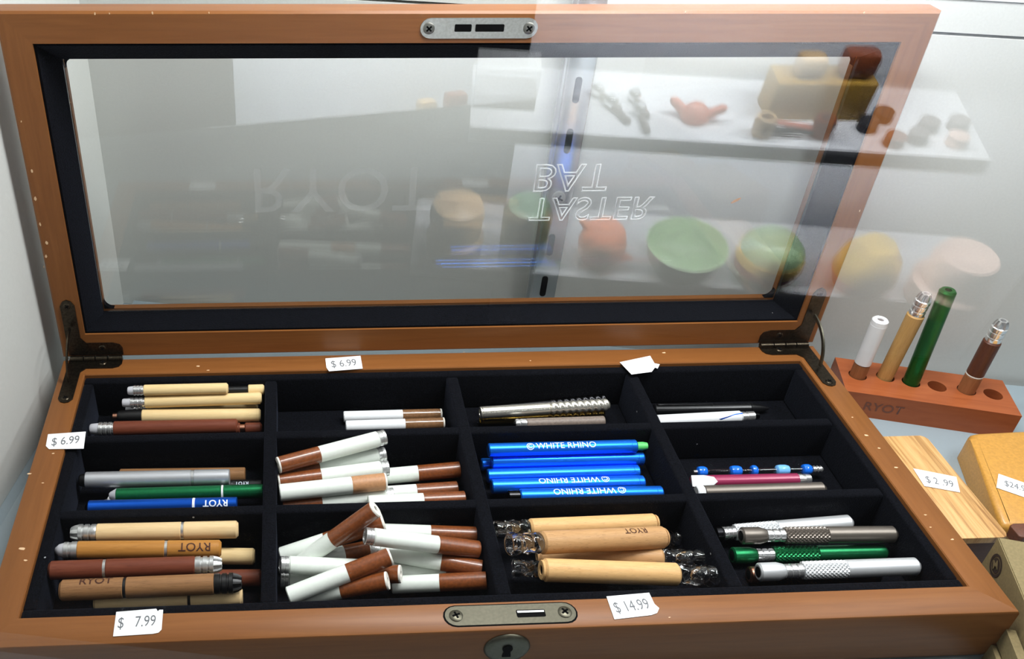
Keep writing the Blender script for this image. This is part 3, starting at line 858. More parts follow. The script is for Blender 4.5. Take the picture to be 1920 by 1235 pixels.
wooden_bat('w_mahog', 'reddish mahogany bat with silver crown at its right end', 'mahogany', 0.318, 'crown', 'B')
wooden_bat('w_mahog2', 'dark reddish bat at the bottom, only its right end showing', 'mahogany', None, None, 'A')
wooden_bat('w_walnut', 'brown walnut bat with black ring and black crown tip', 'walnut', 0.355, 'crown', 'B', ringm='blacktip', text=(0.20, 0.0050, 10, False))
wooden_bat('w_strip', 'pale wooden bat under the walnut bat, a narrow strip along the front wall', 'maple', 0.64, None, 'A', ringm='blacktip')

# -- cigarette shaped bats
TIPL = 0.0036
def cig(key, label, f, brown_end, group, filt='brown', body='paper', a_end=None, b_end=None, filt_gloss=False):
    # f: place of the band's edge from A to B; brown_end: which end carries the band
    A, B, r = S[key]
    o, L = stick_root('cigarette_bat', label, 'pipe', A, B, group)
    xf = L * f
    xa, xb = 0.0, L
    if a_end: xa = {'ring': 0.0008, 'tip': TIPL}[a_end]
    if b_end: xb = L - {'ring': 0.0008, 'tip': TIPL}[b_end]
    if brown_end == 'A':
        tube('filter_band', o, xa, xf, r * 1.012, r * 1.012, filt, 0.0002, 0.0001, 24); tube('paper_body', o, xf, xb, r, r, body, 0.0001, 0.0004, 24)
    else:
        tube('paper_body', o, xa, xf, r, r, body, 0.0004, 0.0001, 24); tube('filter_band', o, xf, xb, r * 1.012, r * 1.012, filt, 0.0001, 0.0002, 24)
    for e, x, s in ((a_end, xa, -1), (b_end, xb, 1)):
        if e == 'ring': end_ring(o, x, r * 1.01, s)
        elif e == 'tip': metal_tip(o, x, r, s, 'steel', TIPL)
    return o
G = 'glossy cigarette bats in the back row'
cig('c_a', 'slim glossy white cigarette bat with amber end, rear one of the pair', 0.60, 'B', G, 'amber', 'gloss_white', None, 'ring')
cig('c_b', 'slim glossy white cigarette bat with amber end, front one of the pair', 0.60, 'B', G, 'amber', 'gloss_white', None, 'ring')
G = 'cigarette bats in the middle row'
cig('k1', 'white cigarette bat, topmost of the tilted fan, brown band at its left end', 0.38, 'A', G, a_end='ring', b_end='tip')
cig('k2', 'white cigarette bat just below the topmost one of the tilted fan', 0.37, 'A', G, a_end='ring', b_end='tip')
cig('k3', 'white cigarette bat in the fan, directly behind the tan ended one', 0.385, 'A', G, a_end='ring', b_end='tip')
cig('k4', 'white cigarette bat with a light tan band at its right end', 0.675, 'B', G, 'tan', b_end='ring')
cig('k5', 'white cigarette bat under the tan ended one, along the front divider', 0.35, 'A', G, b_end='tip')
cig('k6', 'cigarette bat on the right with glossy dark brown end, rearmost of three', 0.645, 'B', G)
cig('k7', 'cigarette bat on the right with glossy brown end, middle of three', 0.645, 'B', G)
cig('k8', 'cigarette bat on the right with brown end, lowest and nearest the divider', 0.57, 'B', G)
G = 'cigarette bats heaped in the front row'
cig('A', 'cigarette bat standing steepest on the heap, brown end up at the divider', 0.546, 'A', G, a_end='ring')
cig('B', 'cigarette bat below the steepest one, white ring end facing right', 0.57, 'A', G, a_end='ring')
cig('C', 'cigarette bat deep in the heap with a dark brown end at its centre', 0.37, 'A', G, a_end='ring')
cig('Dd', 'white cigarette bat lying flat at the left wall of the heap', 0.88, 'B', G, a_end='tip')
cig('F', 'tilted cigarette bat in front of the heap, orange brown end with white ring', 0.425, 'A', G, a_end='ring')
cig('G', 'cigarette bat at the front wall, brown band and wide white ring end', 0.52, 'A', G, a_end='ring')
cig('H', 'white cigarette bat with silver tip on top of the right hand side', 0.634, 'B', G, a_end='tip')
cig('Ih', 'cigarette bat behind the silver tipped one, along the rear divider', 0.557, 'B', G)
cig('J', 'second silver tipped cigarette bat, slanting down to the right', 0.636, 'B', G, a_end='tip')
cig('K', 'level cigarette bat at the front right of the heap', 0.508, 'B', G)
cig('L', 'short looking cigarette bat with brown end pointing right, centre of the heap', 0.62, 'A', G, a_end='ring')
cig('M', 'shaded cigarette bat at the bottom right of the heap', 0.75, 'B', G)
cig('N', 'white cigarette bat at the bottom left of the heap', 0.8, 'B', G, a_end='tip')

# -- back row, third compartment: spiral metal tubes
def spiral_bat(key, label, mat, f=0.53, twist=1):
    A, B, r = S[key]
    o, L = stick_root('spiral_tube', label, 'pipe', A, B, 'spiral metal tubes')
    tube('plain_shaft', o, 0, L * f, r * 0.96, r * 0.96, mat)
    n = 70; x0, x1 = L * f, L
    prof = [(x0 + (x1 - x0) * k / n, r * (0.96 if k < n - 3 else 0.96 - 0.12 * (k - n + 3))) for k in range(n + 1)]
    w = 2 * math.pi / 0.0034
    seg('twisted_grip', o, prof, mat, 26, lambda x, th: 1.0 + 0.085 * math.sin(w * x + 2 * th), 60)
    end_ring(o, 0.0, r * 0.95, -1, mat, 0.6, 'mouth_ring')
    return o
spiral_bat('s_dark', 'black nickel spiral tube behind the silver one', 'dark_metal')
spiral_bat('s_silver', 'polished silver tube with twisted spiral grip', 'spiral')
spiral_bat('s_gold', 'gold tube with twisted spiral grip under the silver one', 'gold')
A, B, r = S['s_grey']; o, L = stick_root('metal_tube', 'slim grey brown tube with pointed silver tip below the spiral tubes', 'pipe', A, B)
seg('point', o, [(0, 0), (L * 0.07, r * 0.5)], 'dark_metal'); seg('ferrule', o, [(L * 0.06, r * 0.8), (L * 0.07, r * 0.95), (L * 0.1, r * 0.95), (L * 0.105, r * 0.8), (L * 0.12, r * 0.95), (L * 0.175, r * 0.95)], 'chrome'); tube('metal_body', o, L * 0.175, L, r, r, 'greybrown')

# -- middle row, third compartment: bright blue tubes
def blue_tube(key, label, text=None, cap=None):
    A, B, r = S[key]
    o, L = stick_root('blue_tube', label, 'pipe', A, B, 'bright blue metal tubes')
    x0, x1 = 0.0, L
    if cap == 'left': x0 = 0.006
    tube('metal_body', o, x0, x1 - 0.003, r, r, 'bright_blue', 0.0005, 0.0001, 26)
    tube('end_cap', o, x1 - 0.003, x1, r * 0.985, r * 0.985, 'bright_blue', 0.0001, 0.0006, 26)
    if cap == 'left': tube('dark_cap', o, 0.0005, x0, r * 0.9, r * 0.9, 'dark_metal')
    if cap == 'mint': seg('mint_tip', o, [(L - 0.0005, r * 0.6), (L + 0.003, r * 0.62), (L + 0.0052, r * 0.5), (L + 0.0055, 0)], 'mint')
    if text: lettering(o, 'WHITE RHINO', text[0], L * text[1], r, 'white_ink', text[2], text[3], 0.00003, True)
    return o
blue_tube('b6', 'bright blue metal tube underneath, only its round left end showing', cap=None)
blue_tube('b1', 'bright blue metal tube with mint green tip, rearmost of the row', (0.0044, 0.515, -22, False), 'mint')
blue_tube('b2', 'bright blue metal tube second from the back, lettering turned up', (0.0044, 0.51, 38, False))
blue_tube('b3', 'plain bright blue metal tube in the middle of the row')
blue_tube('b4', 'bright blue metal tube second from the front, lettering upside down', (0.0044, 0.50, -2, True))
blue_tube('b5', 'bright blue metal tube with dark left cap, foremost of the row', (0.0044, 0.49, -8, True), 'left')

# -- front row, third compartment: bats with clear glass ends
def glass_bat(key, label, woodm, gf, end, text=None, hole=True):
    A, B, r = S[key]
    o, L = stick_root('glass_tipped_bat', label, 'pipe', A, B, 'glass tipped wooden bats')
    gl = L * gf
    if end == 'A': w0, w1, gx0, s = gl, L, gl, -1
    else: w0, w1, gx0, s = 0.0, L - gl, L - gl, 1
    tube('wood_body', o, w0, w1, r, r, woodm, 0.0009, 0.0009, 26)
    q = lambda f: gx0 + s * gl * f
    bumps = lambda x, th: 1.0 + 0.06 * math.sin(4 * th + 1300 * x) * (1 if abs(x - gx0) < gl * 0.72 else 0)
    prof = [(q(-0.02), r * 0.62), (q(0.05), r * 0.86)] + [(q(0.08 + 0.62 * k / 10), r * (0.86 + 0.05 * math.sin(k * 1.3))) for k in range(11)] + [(q(0.74), r * 0.78), (q(0.8), r * 0.95), (q(0.92), r * 0.99), (q(1.0), r * 0.95)]
    prof += [(q(1.0), r * 0.72), (q(0.6), r * 0.6), (q(0.3), r * 0.2), (q(0.28), 0)]
    seg('glass_tip', o, prof, CRYSTAL, 28, bumps, 70)
    if hole:
        x = w1 if end == 'A' else w0
        end_ring(o, x + (0.0001 if end == 'A' else -0.0001), r * 0.86, 1 if end == 'A' else -1, woodm, 0.5, 'mouth_end')
    if text: lettering(o, 'RYOT', text[1], L * text[0], r, 'dark_ink', text[2], text[3], 0.00004)
    return o
glass_bat('g1', 'pale wooden bat with clear glass tip at left, rearmost of its compartment', 'beech', 0.205, 'A')
glass_bat('g2', 'thick brown beech bat with burnt lettering and glass tip at left', 'beech_dk', 0.195, 'A', (0.79, 0.0042, 5, True))
glass_bat('g3', 'brown beech bat with clear glass tip at right, under the lettered one', 'beech_dk', 0.245, 'B')
glass_bat('g4', 'pale beech bat with open mouth end at left and glass tip at right', 'beech', 0.22, 'B')
glass_bat('g5', 'dark wooden bat low at the left, mostly under the pale beech bat', 'walnut', 0.20, 'A')
glass_bat('g6', 'brown bat at the bottom with a glass tip at the right wall', 'beech_dk', 0.20, 'A')

# -- back right: pens
A, B, r = S['n_black']; o, L = stick_root('pen', 'glossy black pen in the back right compartment', 'pen', A, B)
tube('barrel', o, 0, L * 0.84, r, r, 'black'); seg('cone', o, [(L * 0.84, r * 0.95), (L * 0.95, r * 0.6), (L, r * 0.3)], 'black'); box('clip', L * 0.02, L * 0.5, -0.0007, 0.0007, r, r + 0.0008, M['black'], o, 0.0002)
A, B, r = S['n_white']; o, L = stick_root('pen', 'white pen with silver banded tip beside the black pen', 'pen', A, B)
tube('barrel', o, 0, L * 0.83, r, r, 'gloss_white', 0.0004, 0.0012)
seg('metal_tip', o, [(L * 0.83, r * 0.8), (L * 0.86, r * 0.8), (L * 0.865, r * 0.7), (L * 0.88, r * 0.7), (L * 0.885, r * 0.8), (L * 0.95, r * 0.78)], 'chrome'); seg('point', o, [(L * 0.95, r * 0.7), (L, r * 0.5)], 'dark_metal')
pts = [(L * 0.58, -0.0012), (L * 0.66, -0.0002), (L * 0.74, 0.0010), (L * 0.82, 0.0014), (L * 0.82, 0.0009), (L * 0.74, 0.0005), (L * 0.66, -0.0007), (L * 0.60, -0.0016)]
prism('blue_trim', [(a, b) for a, b in pts], lambda a, b, h: (a, (r + 0.00002 + h) * math.sin(b / r - 0.65), (r + 0.00002 + h) * math.cos(b / r - 0.65)), 0.0001, M['blue'], o)

# -- middle right
A, B, r = S['r_glass']; o, L = stick_root('beaded_rod', 'clear glass rod with bright blue beads along it', 'glass rod', A, B)
seg('glass_rod', o, [(0.002, r * 0.45), (L * 0.93, r * 0.45)], CRYSTAL, 16)
seg('end_knob', o, [(-0.001, 0), (-0.0006, r * 0.3), (0.0006, r * 0.35), (0.002, r * 0.25)], 'chrome', 14)
for xc, w, m in ((0.055, .0048, 'bead'), (0.318, .0058, 'bead'), (0.462, .0030, 'bead'), (0.685, .0068, 'bead_light'), (0.875, .0046, 'bead')):
    seg('bead', o, [(L * xc - w / 2, r * 0.5), (L * xc - w * 0.4, r * 0.9), (L * xc - w * .15, r), (L * xc + w * .2, r * 0.98), (L * xc + w * 0.42, r * 0.8), (L * xc + w / 2, r * 0.5)], m, 20)
seg('metal_tip', o, [(L * .92, r * .6), (L * .935, r * .7), (L * .945, r * .5), (L * .96, r * .72), (L * .97, r * .5), (L * .985, r * .65), (L, r * .4)], 'chrome', 16)
A, B, r = S['r_pink']; o, L = stick_root('pen', 'magenta enamel pen with white clip end and chrome tip', 'pen', A, B)
tube('barrel', o, L * 0.02, L * 0.90, r, r, 'pink'); seg('metal_tip', o, [(L * .90, r * .9), (L * .93, r * .9), (L * .935, r * .75), (L * .95, r * .75), (L * .955, r * .88), (L, r * .8)], 'chrome')
pts = [(0.0, -0.0024), (L * 0.10, -0.0028), (L * 0.17, -0.0022), (L * 0.205, -0.0010), (L * 0.18, 0.0006), (L * 0.10, 0.0014), (0.0, 0.0014)]
prism('white_clip', pts, lambda a, b, h: (a, (r + 0.0002 + h) * math.sin(b / r - 0.5), (r + 0.0002 + h) * math.cos(b / r - 0.5)), 0.0012, M['gloss_white'], o)
A, B, r = S['r_grey']; o, L = stick_root('metal_tube', 'dull grey tube with a small white end, along the front of middle right compartment', 'pipe', A, B)
tube('white_end', o, 0, L * 0.06, r * 0.98, r * 0.98, 'gloss_white'); tube('metal_body', o, L * 0.06, L, r, r, 'gun', 0.0002, 0.0020)

# -- front right: knurled metal bats
def knurled(key, label, mat, fr, capm=None, neckm='chrome'):
    A, B, r = S[key]
    o, L = stick_root('knurled_bat', label, 'pipe', A, B, 'knurled metal bats')
    c, n_, k = (L * f for f in fr)
    e = seg('bowl_cap', o, [(0, r * 0.80), (0.0006, r * 0.98), (c * 0.75, r * 0.98), (c, r * 0.78)], capm or mat, 26)
    seg('bore', e, [(0.0, r * 0.6), (-0.0001, r * 0.55)], 'hole', 18)
    pr = [(c - 0.0002, r * 0.62)]
    w = (n_ - c) / 3
    for q in range(3):
        x = c + q * w
        pr += [(x + w * 0.08, r * 0.62), (x + w * 0.16, r * 0.76), (x + w * 0.84, r * 0.76), (x + w * 0.92, r * 0.62)]
    seg('ringed_neck', o, pr + [(n_, r * 0.62)], neckm, 26)
    rows, cols = 20, 30
    bm = bmesh.new(); rings = []
    for i in range(rows + 1):
        x = n_ + (k - n_) * i / rows
        f = 1.0 if 0 < i < rows else 0.93
        rings.append([bm.verts.new((x, r * f * (1.0 if (i + j) % 2 else 0.87) * math.sin(2 * math.pi * j / cols), r * f * (1.0 if (i + j) % 2 else 0.87) * math.cos(2 * math.pi * j / cols))) for j in range(cols)])
    for a, b in zip(rings, rings[1:]):
        for j in range(cols):
            jj = (j + 1) % cols
            if (rings.index(a) + j) % 2:
                bm.faces.new((a[j], a[jj], b[j])); bm.faces.new((a[jj], b[jj], b[j]))
            else:
                bm.faces.new((a[j], a[jj], b[jj])); bm.faces.new((a[j], b[jj], b[j]))
    bm.faces.new(rings[0][::-1]); bm.faces.new(rings[-1])
    obj('knurled_grip', bm, M[mat], o)
    tube('smooth_body', o, k, L, r * 0.97, r * 0.95, mat, 0.0001, 0.0016, 26)
    return o
knurled('d1', 'pale silver knurled bat, rearmost, its neck behind the divider', 'alu_white', (0.06, 0.15, 0.45), 'dark_metal')
knurled('d2', 'gunmetal knurled bat lying on top of the rear silver one', 'gun', (0.155, 0.28, 0.55))
knurled('d3', 'green knurled metal bat', 'green', (0.15, 0.265, 0.545))
knurled('d4', 'bright silver knurled bat, foremost in the front right compartment', 'alu_white', (0.155, 0.272, 0.54))
knurled('d5', 'copper ended knurled bat hidden below the foremost silver one', 'dark_metal', (0.08, 0.2, 0.5), 'copper')

# ------------------------------------------------------------------ price stickers
def price_tag(label, outline, text, p1, p2, z=HB, extra=None, cat='price tag', zfun=None, name='price_tag'):
    z0 = z + 0.00025
    pts = [at(u, v, z0) for u, v in outline]
    c = sum(pts, Vector()) / len(pts)
    o = thing(name, label, cat, c)
    prism('paper', [(p.x - c.x, p.y - c.y) for p in pts], lambda a, b, h: (a, b, h), 0.00012, M['tag'], o)
    if text:
        a, b = at(*p1, z0), at(*p2, z0)
        ex = (b - a).normalized(); ey = Vector((-ex.y, ex.x, 0))
        bm = text_bm(text, 1.0, 'LEFT')
        x0 = min(v.co.x for v in bm.verts); x1 = max(v.co.x for v in bm.verts); y0 = min(v.co.y for v in bm.verts)
        k = (b - a).length / (x1 - x0)
        for v in bm.verts:
            v.co = (a - c) + ex * ((v.co.x - x0) * k) + ey * ((v.co.y - y0) * k * 1.5) + Vector((0, 0, 0.00016))
        me = bpy.data.meshes.new('printed_price'); bm.to_mesh(me); bm.free()
        link('printed_price', me, M['ink'], o)
    return o
price_tag('white sticker reading $ 6.99 on the left rim', [(90, 814), (161, 809), (157, 841), (92, 842), (86, 836)], '$ 6.99', (96, 838), (148, 833))
price_tag('white sticker reading $ 6.99 on the back rim', [(610, 672), (676, 667), (680, 691), (617, 696), (612, 689)], '$ 6.99', (623, 691), (670, 687))
price_tag('blank crooked white sticker on the back rim, right of centre', [(1162, 679), (1219, 667), (1227, 681), (1237, 683), (1233, 691), (1228, 689), (1222, 697), (1184, 702)], None, None, None)
price_tag('white sticker reading $ 7.99 with torn right edge on the front rim', [(218, 1147), (293, 1141), (296, 1146), (299, 1143), (306, 1143), (303, 1180), (297, 1186), (287, 1188), (212, 1193)], '$   7.99', (220, 1181), (291, 1176))
price_tag('white sticker reading $ 14.99 on the front rim beside the lock', [(1137, 1118), (1217, 1111), (1227, 1132), (1236, 1140), (1232, 1149), (1221, 1153), (1152, 1161)], '$ 14.99', (1158, 1152), (1222, 1144))

# ------------------------------------------------------------------ the pen block and what stands in it
RZ = 0.0155
q_bl, q_br, q_fr, q_fl = at(1555, 668, RZ), at(1880, 713, RZ), at(1916, 780, RZ), at(1598, 734, RZ)
ra = (q_br - q_bl).normalized()
ra = ((q_br - q_bl).normalized() + (q_fr - q_fl).normalized()).normalized()
rn = Vector((-ra.y, ra.x, 0))
rc = (q_bl + q_br + q_fr + q_fl) / 4; rc.z = 0
rl = ((q_br - rc).dot(ra) + (q_fr - rc).dot(ra)) / 2
rl0 = -((q_bl - rc).dot(ra) + (q_fl - rc).dot(ra)) / 2
rh = ((q_br - rc).dot(rn) + (q_bl - rc).dot(rn)) / 2
RACK = thing('pen_block', 'red brown wooden pen block with six round holes, right of the box', 'pen holder', rc)
RACK.rotation_euler = (0, 0, math.atan2(ra.y, ra.x))
holes_px = [(1608, 703), (1660, 706), (1708, 716), (1757, 724), (1812, 731), (1862, 739)]
inv = Matrix.Rotation(-math.atan2(ra.y, ra.x), 4, 'Z') @ Matrix.Translation(-rc)
holes = [inv @ at(u, v, RZ) for u, v in holes_px]
hr = 0.0046
bm = bmesh.new()
# block with real holes: top face tiled around each hole
cuts = [-rl0] + [(a.x + b.x) / 2 for a, b in zip(holes, holes[1:])] + [rl]
NSEG = 24
def face_ring(x0, x1, cx, cy, z):
    ring, outer = [], []
    for k in range(NSEG):
        a = 2 * math.pi * k / NSEG
        dx, dy = math.cos(a), math.sin(a)
        ring.append((cx + hr * dx, cy + hr * dy, z))
        t = min([(x1 - cx) / dx if dx > 1e-9 else 1e9, (x0 - cx) / dx if dx < -1e-9 else 1e9, (rh - cy) / dy if dy > 1e-9 else 1e9, (-rh - cy) / dy if dy < -1e-9 else 1e9])
        outer.append((cx + t * dx, cy + t * dy, z))
    return ring, outer
for h, x0, x1 in zip(holes, cuts, cuts[1:]):
    ring, outer = face_ring(x0, x1, h.x, h.y, RZ)
    vr = [bm.verts.new(p) for p in ring]; vo = [bm.verts.new(p) for p in outer]
    vd = [bm.verts.new((p[0], p[1], RZ - 0.011)) for p in ring]
    for k in range(NSEG):
        j = (k + 1) % NSEG
        bm.faces.new((vr[k], vr[j], vo[j], vo[k])); bm.faces.new((vd[k], vd[j], vr[j], vr[k]))
    bm.faces.new(vd)
    for sx in (x0, x1):
        for sy in (-rh, rh):
            cv = bm.verts.new((sx, sy, RZ))
            near = sorted(vo, key=lambda v: (v.co - cv.co).length)[:6]
            onx = [v for v in vo if abs(v.co.x - sx) < 1e-7]; ony = [v for v in vo if abs(v.co.y - sy) < 1e-7]
            if onx and ony:
                bm.faces.new((cv, min(onx, key=lambda v: abs(v.co.y - sy)), min(ony, key=lambda v: abs(v.co.x - sx))))
lo = [(-rl0, -rh), (rl, -rh), (rl, rh), (-rl0, rh)]
for (a, b) in zip(lo, lo[1:] + lo[:1]):
    f = [bm.verts.new((a[0], a[1], 0)), bm.verts.new((b[0], b[1], 0)), bm.verts.new((b[0], b[1], RZ)), bm.verts.new((a[0], a[1], RZ))]
    bm.faces.new(f)
bm.faces.new([bm.verts.new((x, y, 0)) for x, y in lo[::-1]])
bmesh.ops.remove_doubles(bm, verts=bm.verts, dist=1e-6)
obj('block', bm, M['rack'], RACK)
bm = text_bm('RYOT', 0.0075, 'CENTER', 0.0001)
for v in bm.verts: v.co = (-rl0 + 0.021 + v.co.x, -rh - 0.0001, RZ * 0.48 + v.co.y)
me = bpy.data.meshes.new('lettering'); bm.to_mesh(me); bm.free(); link('lettering', me, M['rack_dent'], RACK)

def standing(name, label, cat, hole, top_px, builder, r):
    b = at(*hole, RZ)
    # top: nearest point of the sight line to the vertical through the hole
    d = (CROT @ Vector(((top_px[0] - PCX) / FPX, -(top_px[1] - PCY) / FPX, -1))).normalized()
    w = CAM - b; bb = d.z; s = (bb * w.z - d.dot(w)) / (1 - bb * bb)
    t = CAM + d * s
    ax = (t - b).normalized()
    bot = b - ax * 0.0098
    o, L = stick_root(name, label, cat, bot, t)
    builder(o, L, r, 0.0098)
    return o
def b_white(o, L, r, d):
    tube('wooden_base', o, 0, d + 0.0085, r, r, 'cap_brown'); tube('white_tube', o, d + 0.0085, L - 0.003, r * 1.04, r * 1.04, 'gloss_white', .0002, .0002, 26)
    e = seg('rounded_end', o, [(L - 0.0031, r * 1.03), (L - 0.0006, r * 1.0), (L, r * 0.85), (L, r * 0.45), (L - 0.0006, r * 0.4)], 'gloss_white', 26)
    seg('bore', e, [(L - 0.0006, r * 0.4), (L - 0.0005, r * 0.38)], 'disc_grey', 14)
def b_brass(o, L, r, d):
    tube('wood_shaft', o, 0, L - 0.013, r * 0.95, r * 1.05, 'brass_wood', .0003, .0005, 26); crown(o, L - 0.013, r * 0.95, 1, 'chrome', 0.013)
def b_green(o, L, r, d):
    seg('metal_tube', o, [(0, r), (L - 0.001, r * 1.0), (L, r * 0.8), (L, r * 0.42), (L - 0.001, r * 0.4)], 'green_deep', 28)
    seg('bore', o, [(L - 0.001, r * 0.4), (L - 0.0009, r * 0.38)], 'hole', 14)
def b_brown(o, L, r, d):
    tube('wood_base', o, 0, d + 0.0105, r, r, 'cap_brown'); tube('pale_ring', o, d + 0.0105, d + 0.0112, r * 1.01, r * 1.01, 'rimwhite', .0001, .0001); tube('wood_shaft', o, d + 0.0112, L - 0.0125, r, r, 'dkbrown', .0002, .0006, 26); crown(o, L - 0.0125, r * 0.9, 1, 'chrome', 0.0125)
standing('standing_bat', 'white tube with brown wooden base standing in the first hole of the pen block', 'pipe', (1608, 703), (1652, 598), b_white, 0.0040)
standing('standing_bat', 'blond wooden bat with silver crown leaning in the pen block', 'pipe', (1660, 706), (1743, 552), b_brass, 0.0040)
standing('standing_bat', 'deep green metal tube standing in the pen block, tallest of the four', 'pipe', (1708, 716), (1780, 541), b_green, 0.0040)
standing('standing_bat', 'dark brown bat with pale ring and silver crown, rightmost in the pen block', 'pipe', (1812, 731), (1882, 601), b_brown, 0.0042)

# ------------------------------------------------------------------ boxes right of the display box
o = thing('wooden_case', 'flat striped olive wood case with rounded corners right of the display box', 'box', (0, 0, 0))
prism('case_top', rrect(0.2012, 0.2303, 0.0462, 0.1124, 0.0025), lambda a, b, h: (a, b, 0.0165 + h), 0.0035, M['olive'], o, 35, 0.0005)
prism('case_body', rrect(0.2013, 0.2302, 0.0463, 0.1123, 0.0025), lambda a, b, h: (a, b, 0.0002 + h), 0.0162, M['dkbrown'], o, 35)  # dark brown carries the shadow on the case's sides
price_tag('white sticker with faded price on the striped wood case', [(1712, 878), (1793, 894), (1800, 923), (1733, 911)], '$ 2 .99', (1738, 906), (1790, 916), 0.0200)

ly = 0.0150
pl = [(0.2376, 0.0588), (0.2405, 0.0570), (0.2950, 0.0560), (0.3050, 0.1215), (0.2640, 0.1200), (0.2600, 0.1190), (0.2574, 0.1165), (0.2563, 0.1135)]
o = thing('leather_case', 'tan leather case with rounded corner at the right edge', 'case', (0, 0, 0))
prism('leather_body', pl, lambda a, b, h: (a, b, 0.0002 + h), ly - 0.0002, M['leather'], o, 60, 0.0035)
st_ = prism('strap', rrect(0.2405, 0.262, 0.0505, 0.0588, 0.002), lambda a, b, h: (a, b, ly - 0.006 + h), 0.0055, M['strap'], o, 40, 0.0008)
seg_pts = [at(1892 + 8 * math.cos(R(180 - 18 * k)) * (1 if k < 6 else 4), 993 - 8 * math.sin(R(18 * k)), ly + 0.0001) for k in range(3)]
price_tag('white sticker reading $24 on the tan leather case', [(1872, 888), (1935, 910), (1932, 936), (1868, 914)], '$24.99', (1884, 912), (1932, 926), ly)

# kraft cartons
e1, e2 = at(1871, 1006, HB), at(1920, 1122, HB)
kd = (e2 - e1).normalized(); kn = Vector((-kd.y, kd.x, 0))
if kn.x < 0: kn = -kn
ko = thing('kraft_carton', 'kraft carton printed with a black round emblem beside the front right corner', 'carton', e1 - Vector((0, 0, HB)))
def k3(a, b, h): 
    p = kd * a + kn * b; return (p.x, p.y, h)
bm = bmesh.new()
kl, kw = 0.050, 0.042
vs_ = [bm.verts.new(k3(a, b, h)) for h in (0.0005, HB) for a, b in ((0, 0), (kl, 0), (kl, kw), (0, kw))]
for f in ((0, 1, 2, 3), (4, 5, 6, 7), (0, 1, 5, 4), (1, 2, 6, 5), (2, 3, 7, 6), (3, 0, 4, 7)): bm.faces.new([vs_[i] for i in f])
bmesh.ops.bevel(bm, geom=bm.edges[:], offset=0.0004, segments=2, affect='EDGES')
obj('carton', bm, M['kraft'], ko, 40)
def on_left(a, z, h=0.0): return k3(a, -h, z)
def disc(name, ca, cz, r0, r1, mat, h=0.0002, n=28):
    bm = bmesh.new()
    A_ = [bm.verts.new(on_left(ca + r1 * math.cos(2 * math.pi * k / n), cz + r1 * math.sin(2 * math.pi * k / n), h)) for k in range(n)]
    if r0 > 0:
        B_ = [bm.verts.new(on_left(ca + r0 * math.cos(2 * math.pi * k / n), cz + r0 * math.sin(2 * math.pi * k / n), h)) for k in range(n)]
        for k in range(n): bm.faces.new((A_[k], A_[(k + 1) % n], B_[(k + 1) % n], B_[k]))
    else: bm.faces.new(A_)
    return obj(name, bm, mat, ko)
# place the emblem where the sight line meets the left side
d = CROT @ Vector(((1868 - PCX) / FPX, -(1060 - PCY) / FPX, -1))
t = (e1 - CAM).dot(kn) / d.dot(kn); pm = CAM + d * t
ea, ez = (pm - e1).dot(kd), pm.z
disc('emblem_ring', ea, ez, 0.0038, 0.0050, M['kraft_ink']); disc('emblem_disc', ea, ez, 0, 0.0033, M['kraft_ink'])
bm = text_bm('M', 0.0052, 'CENTER', 0.0002)
for v in bm.verts: v.co = on_left(ea + (v.co.x - v.co.y) * 0.707, ez + (v.co.x + v.co.y) * 0.707, 0.0004)
obj('emblem_letter', bm, M['kraft'], ko)
# two thin open cartons lying in front of it
for i, (sx, zz, lab) in enumerate(((0.0, 0.0002, 'flat kraft carton with black strip lying at the bottom right corner'), (0.010, 0.0102, 'flat kraft carton lying on another at the bottom right corner'))):
    q0 = at(1858 + 28 * i, 1208 - 30 * i, zz + 0.009)
    o = thing('flat_carton', lab, 'carton', (q0.x, q0.y, zz))
    for nm, a0, a1, mm in (('side_strip', 0.0, 0.0035, 'kraft'), ('window', 0.0035, 0.012, 'black'), ('cover', 0.012, 0.040, 'kraft')):  # window: plain black strip set between the kraft strips
        bm = bmesh.new()
        cs = [kn * a0, kn * a1, kn * a1 + kd * 0.06, kn * a0 + kd * 0.06]
        hgt = 0.009 if nm != 'window' else 0.0075
        lo_ = [bm.verts.new((c.x, c.y, 0)) for c in cs]; hi_ = [bm.verts.new((c.x, c.y, hgt)) for c in cs]
        bm.faces.new(lo_[::-1]); bm.faces.new(hi_)
        for k in range(4): bm.faces.new((lo_[k], lo_[(k + 1) % 4], hi_[(k + 1) % 4], hi_[k]))
        obj(nm, bm, M[mm], o)

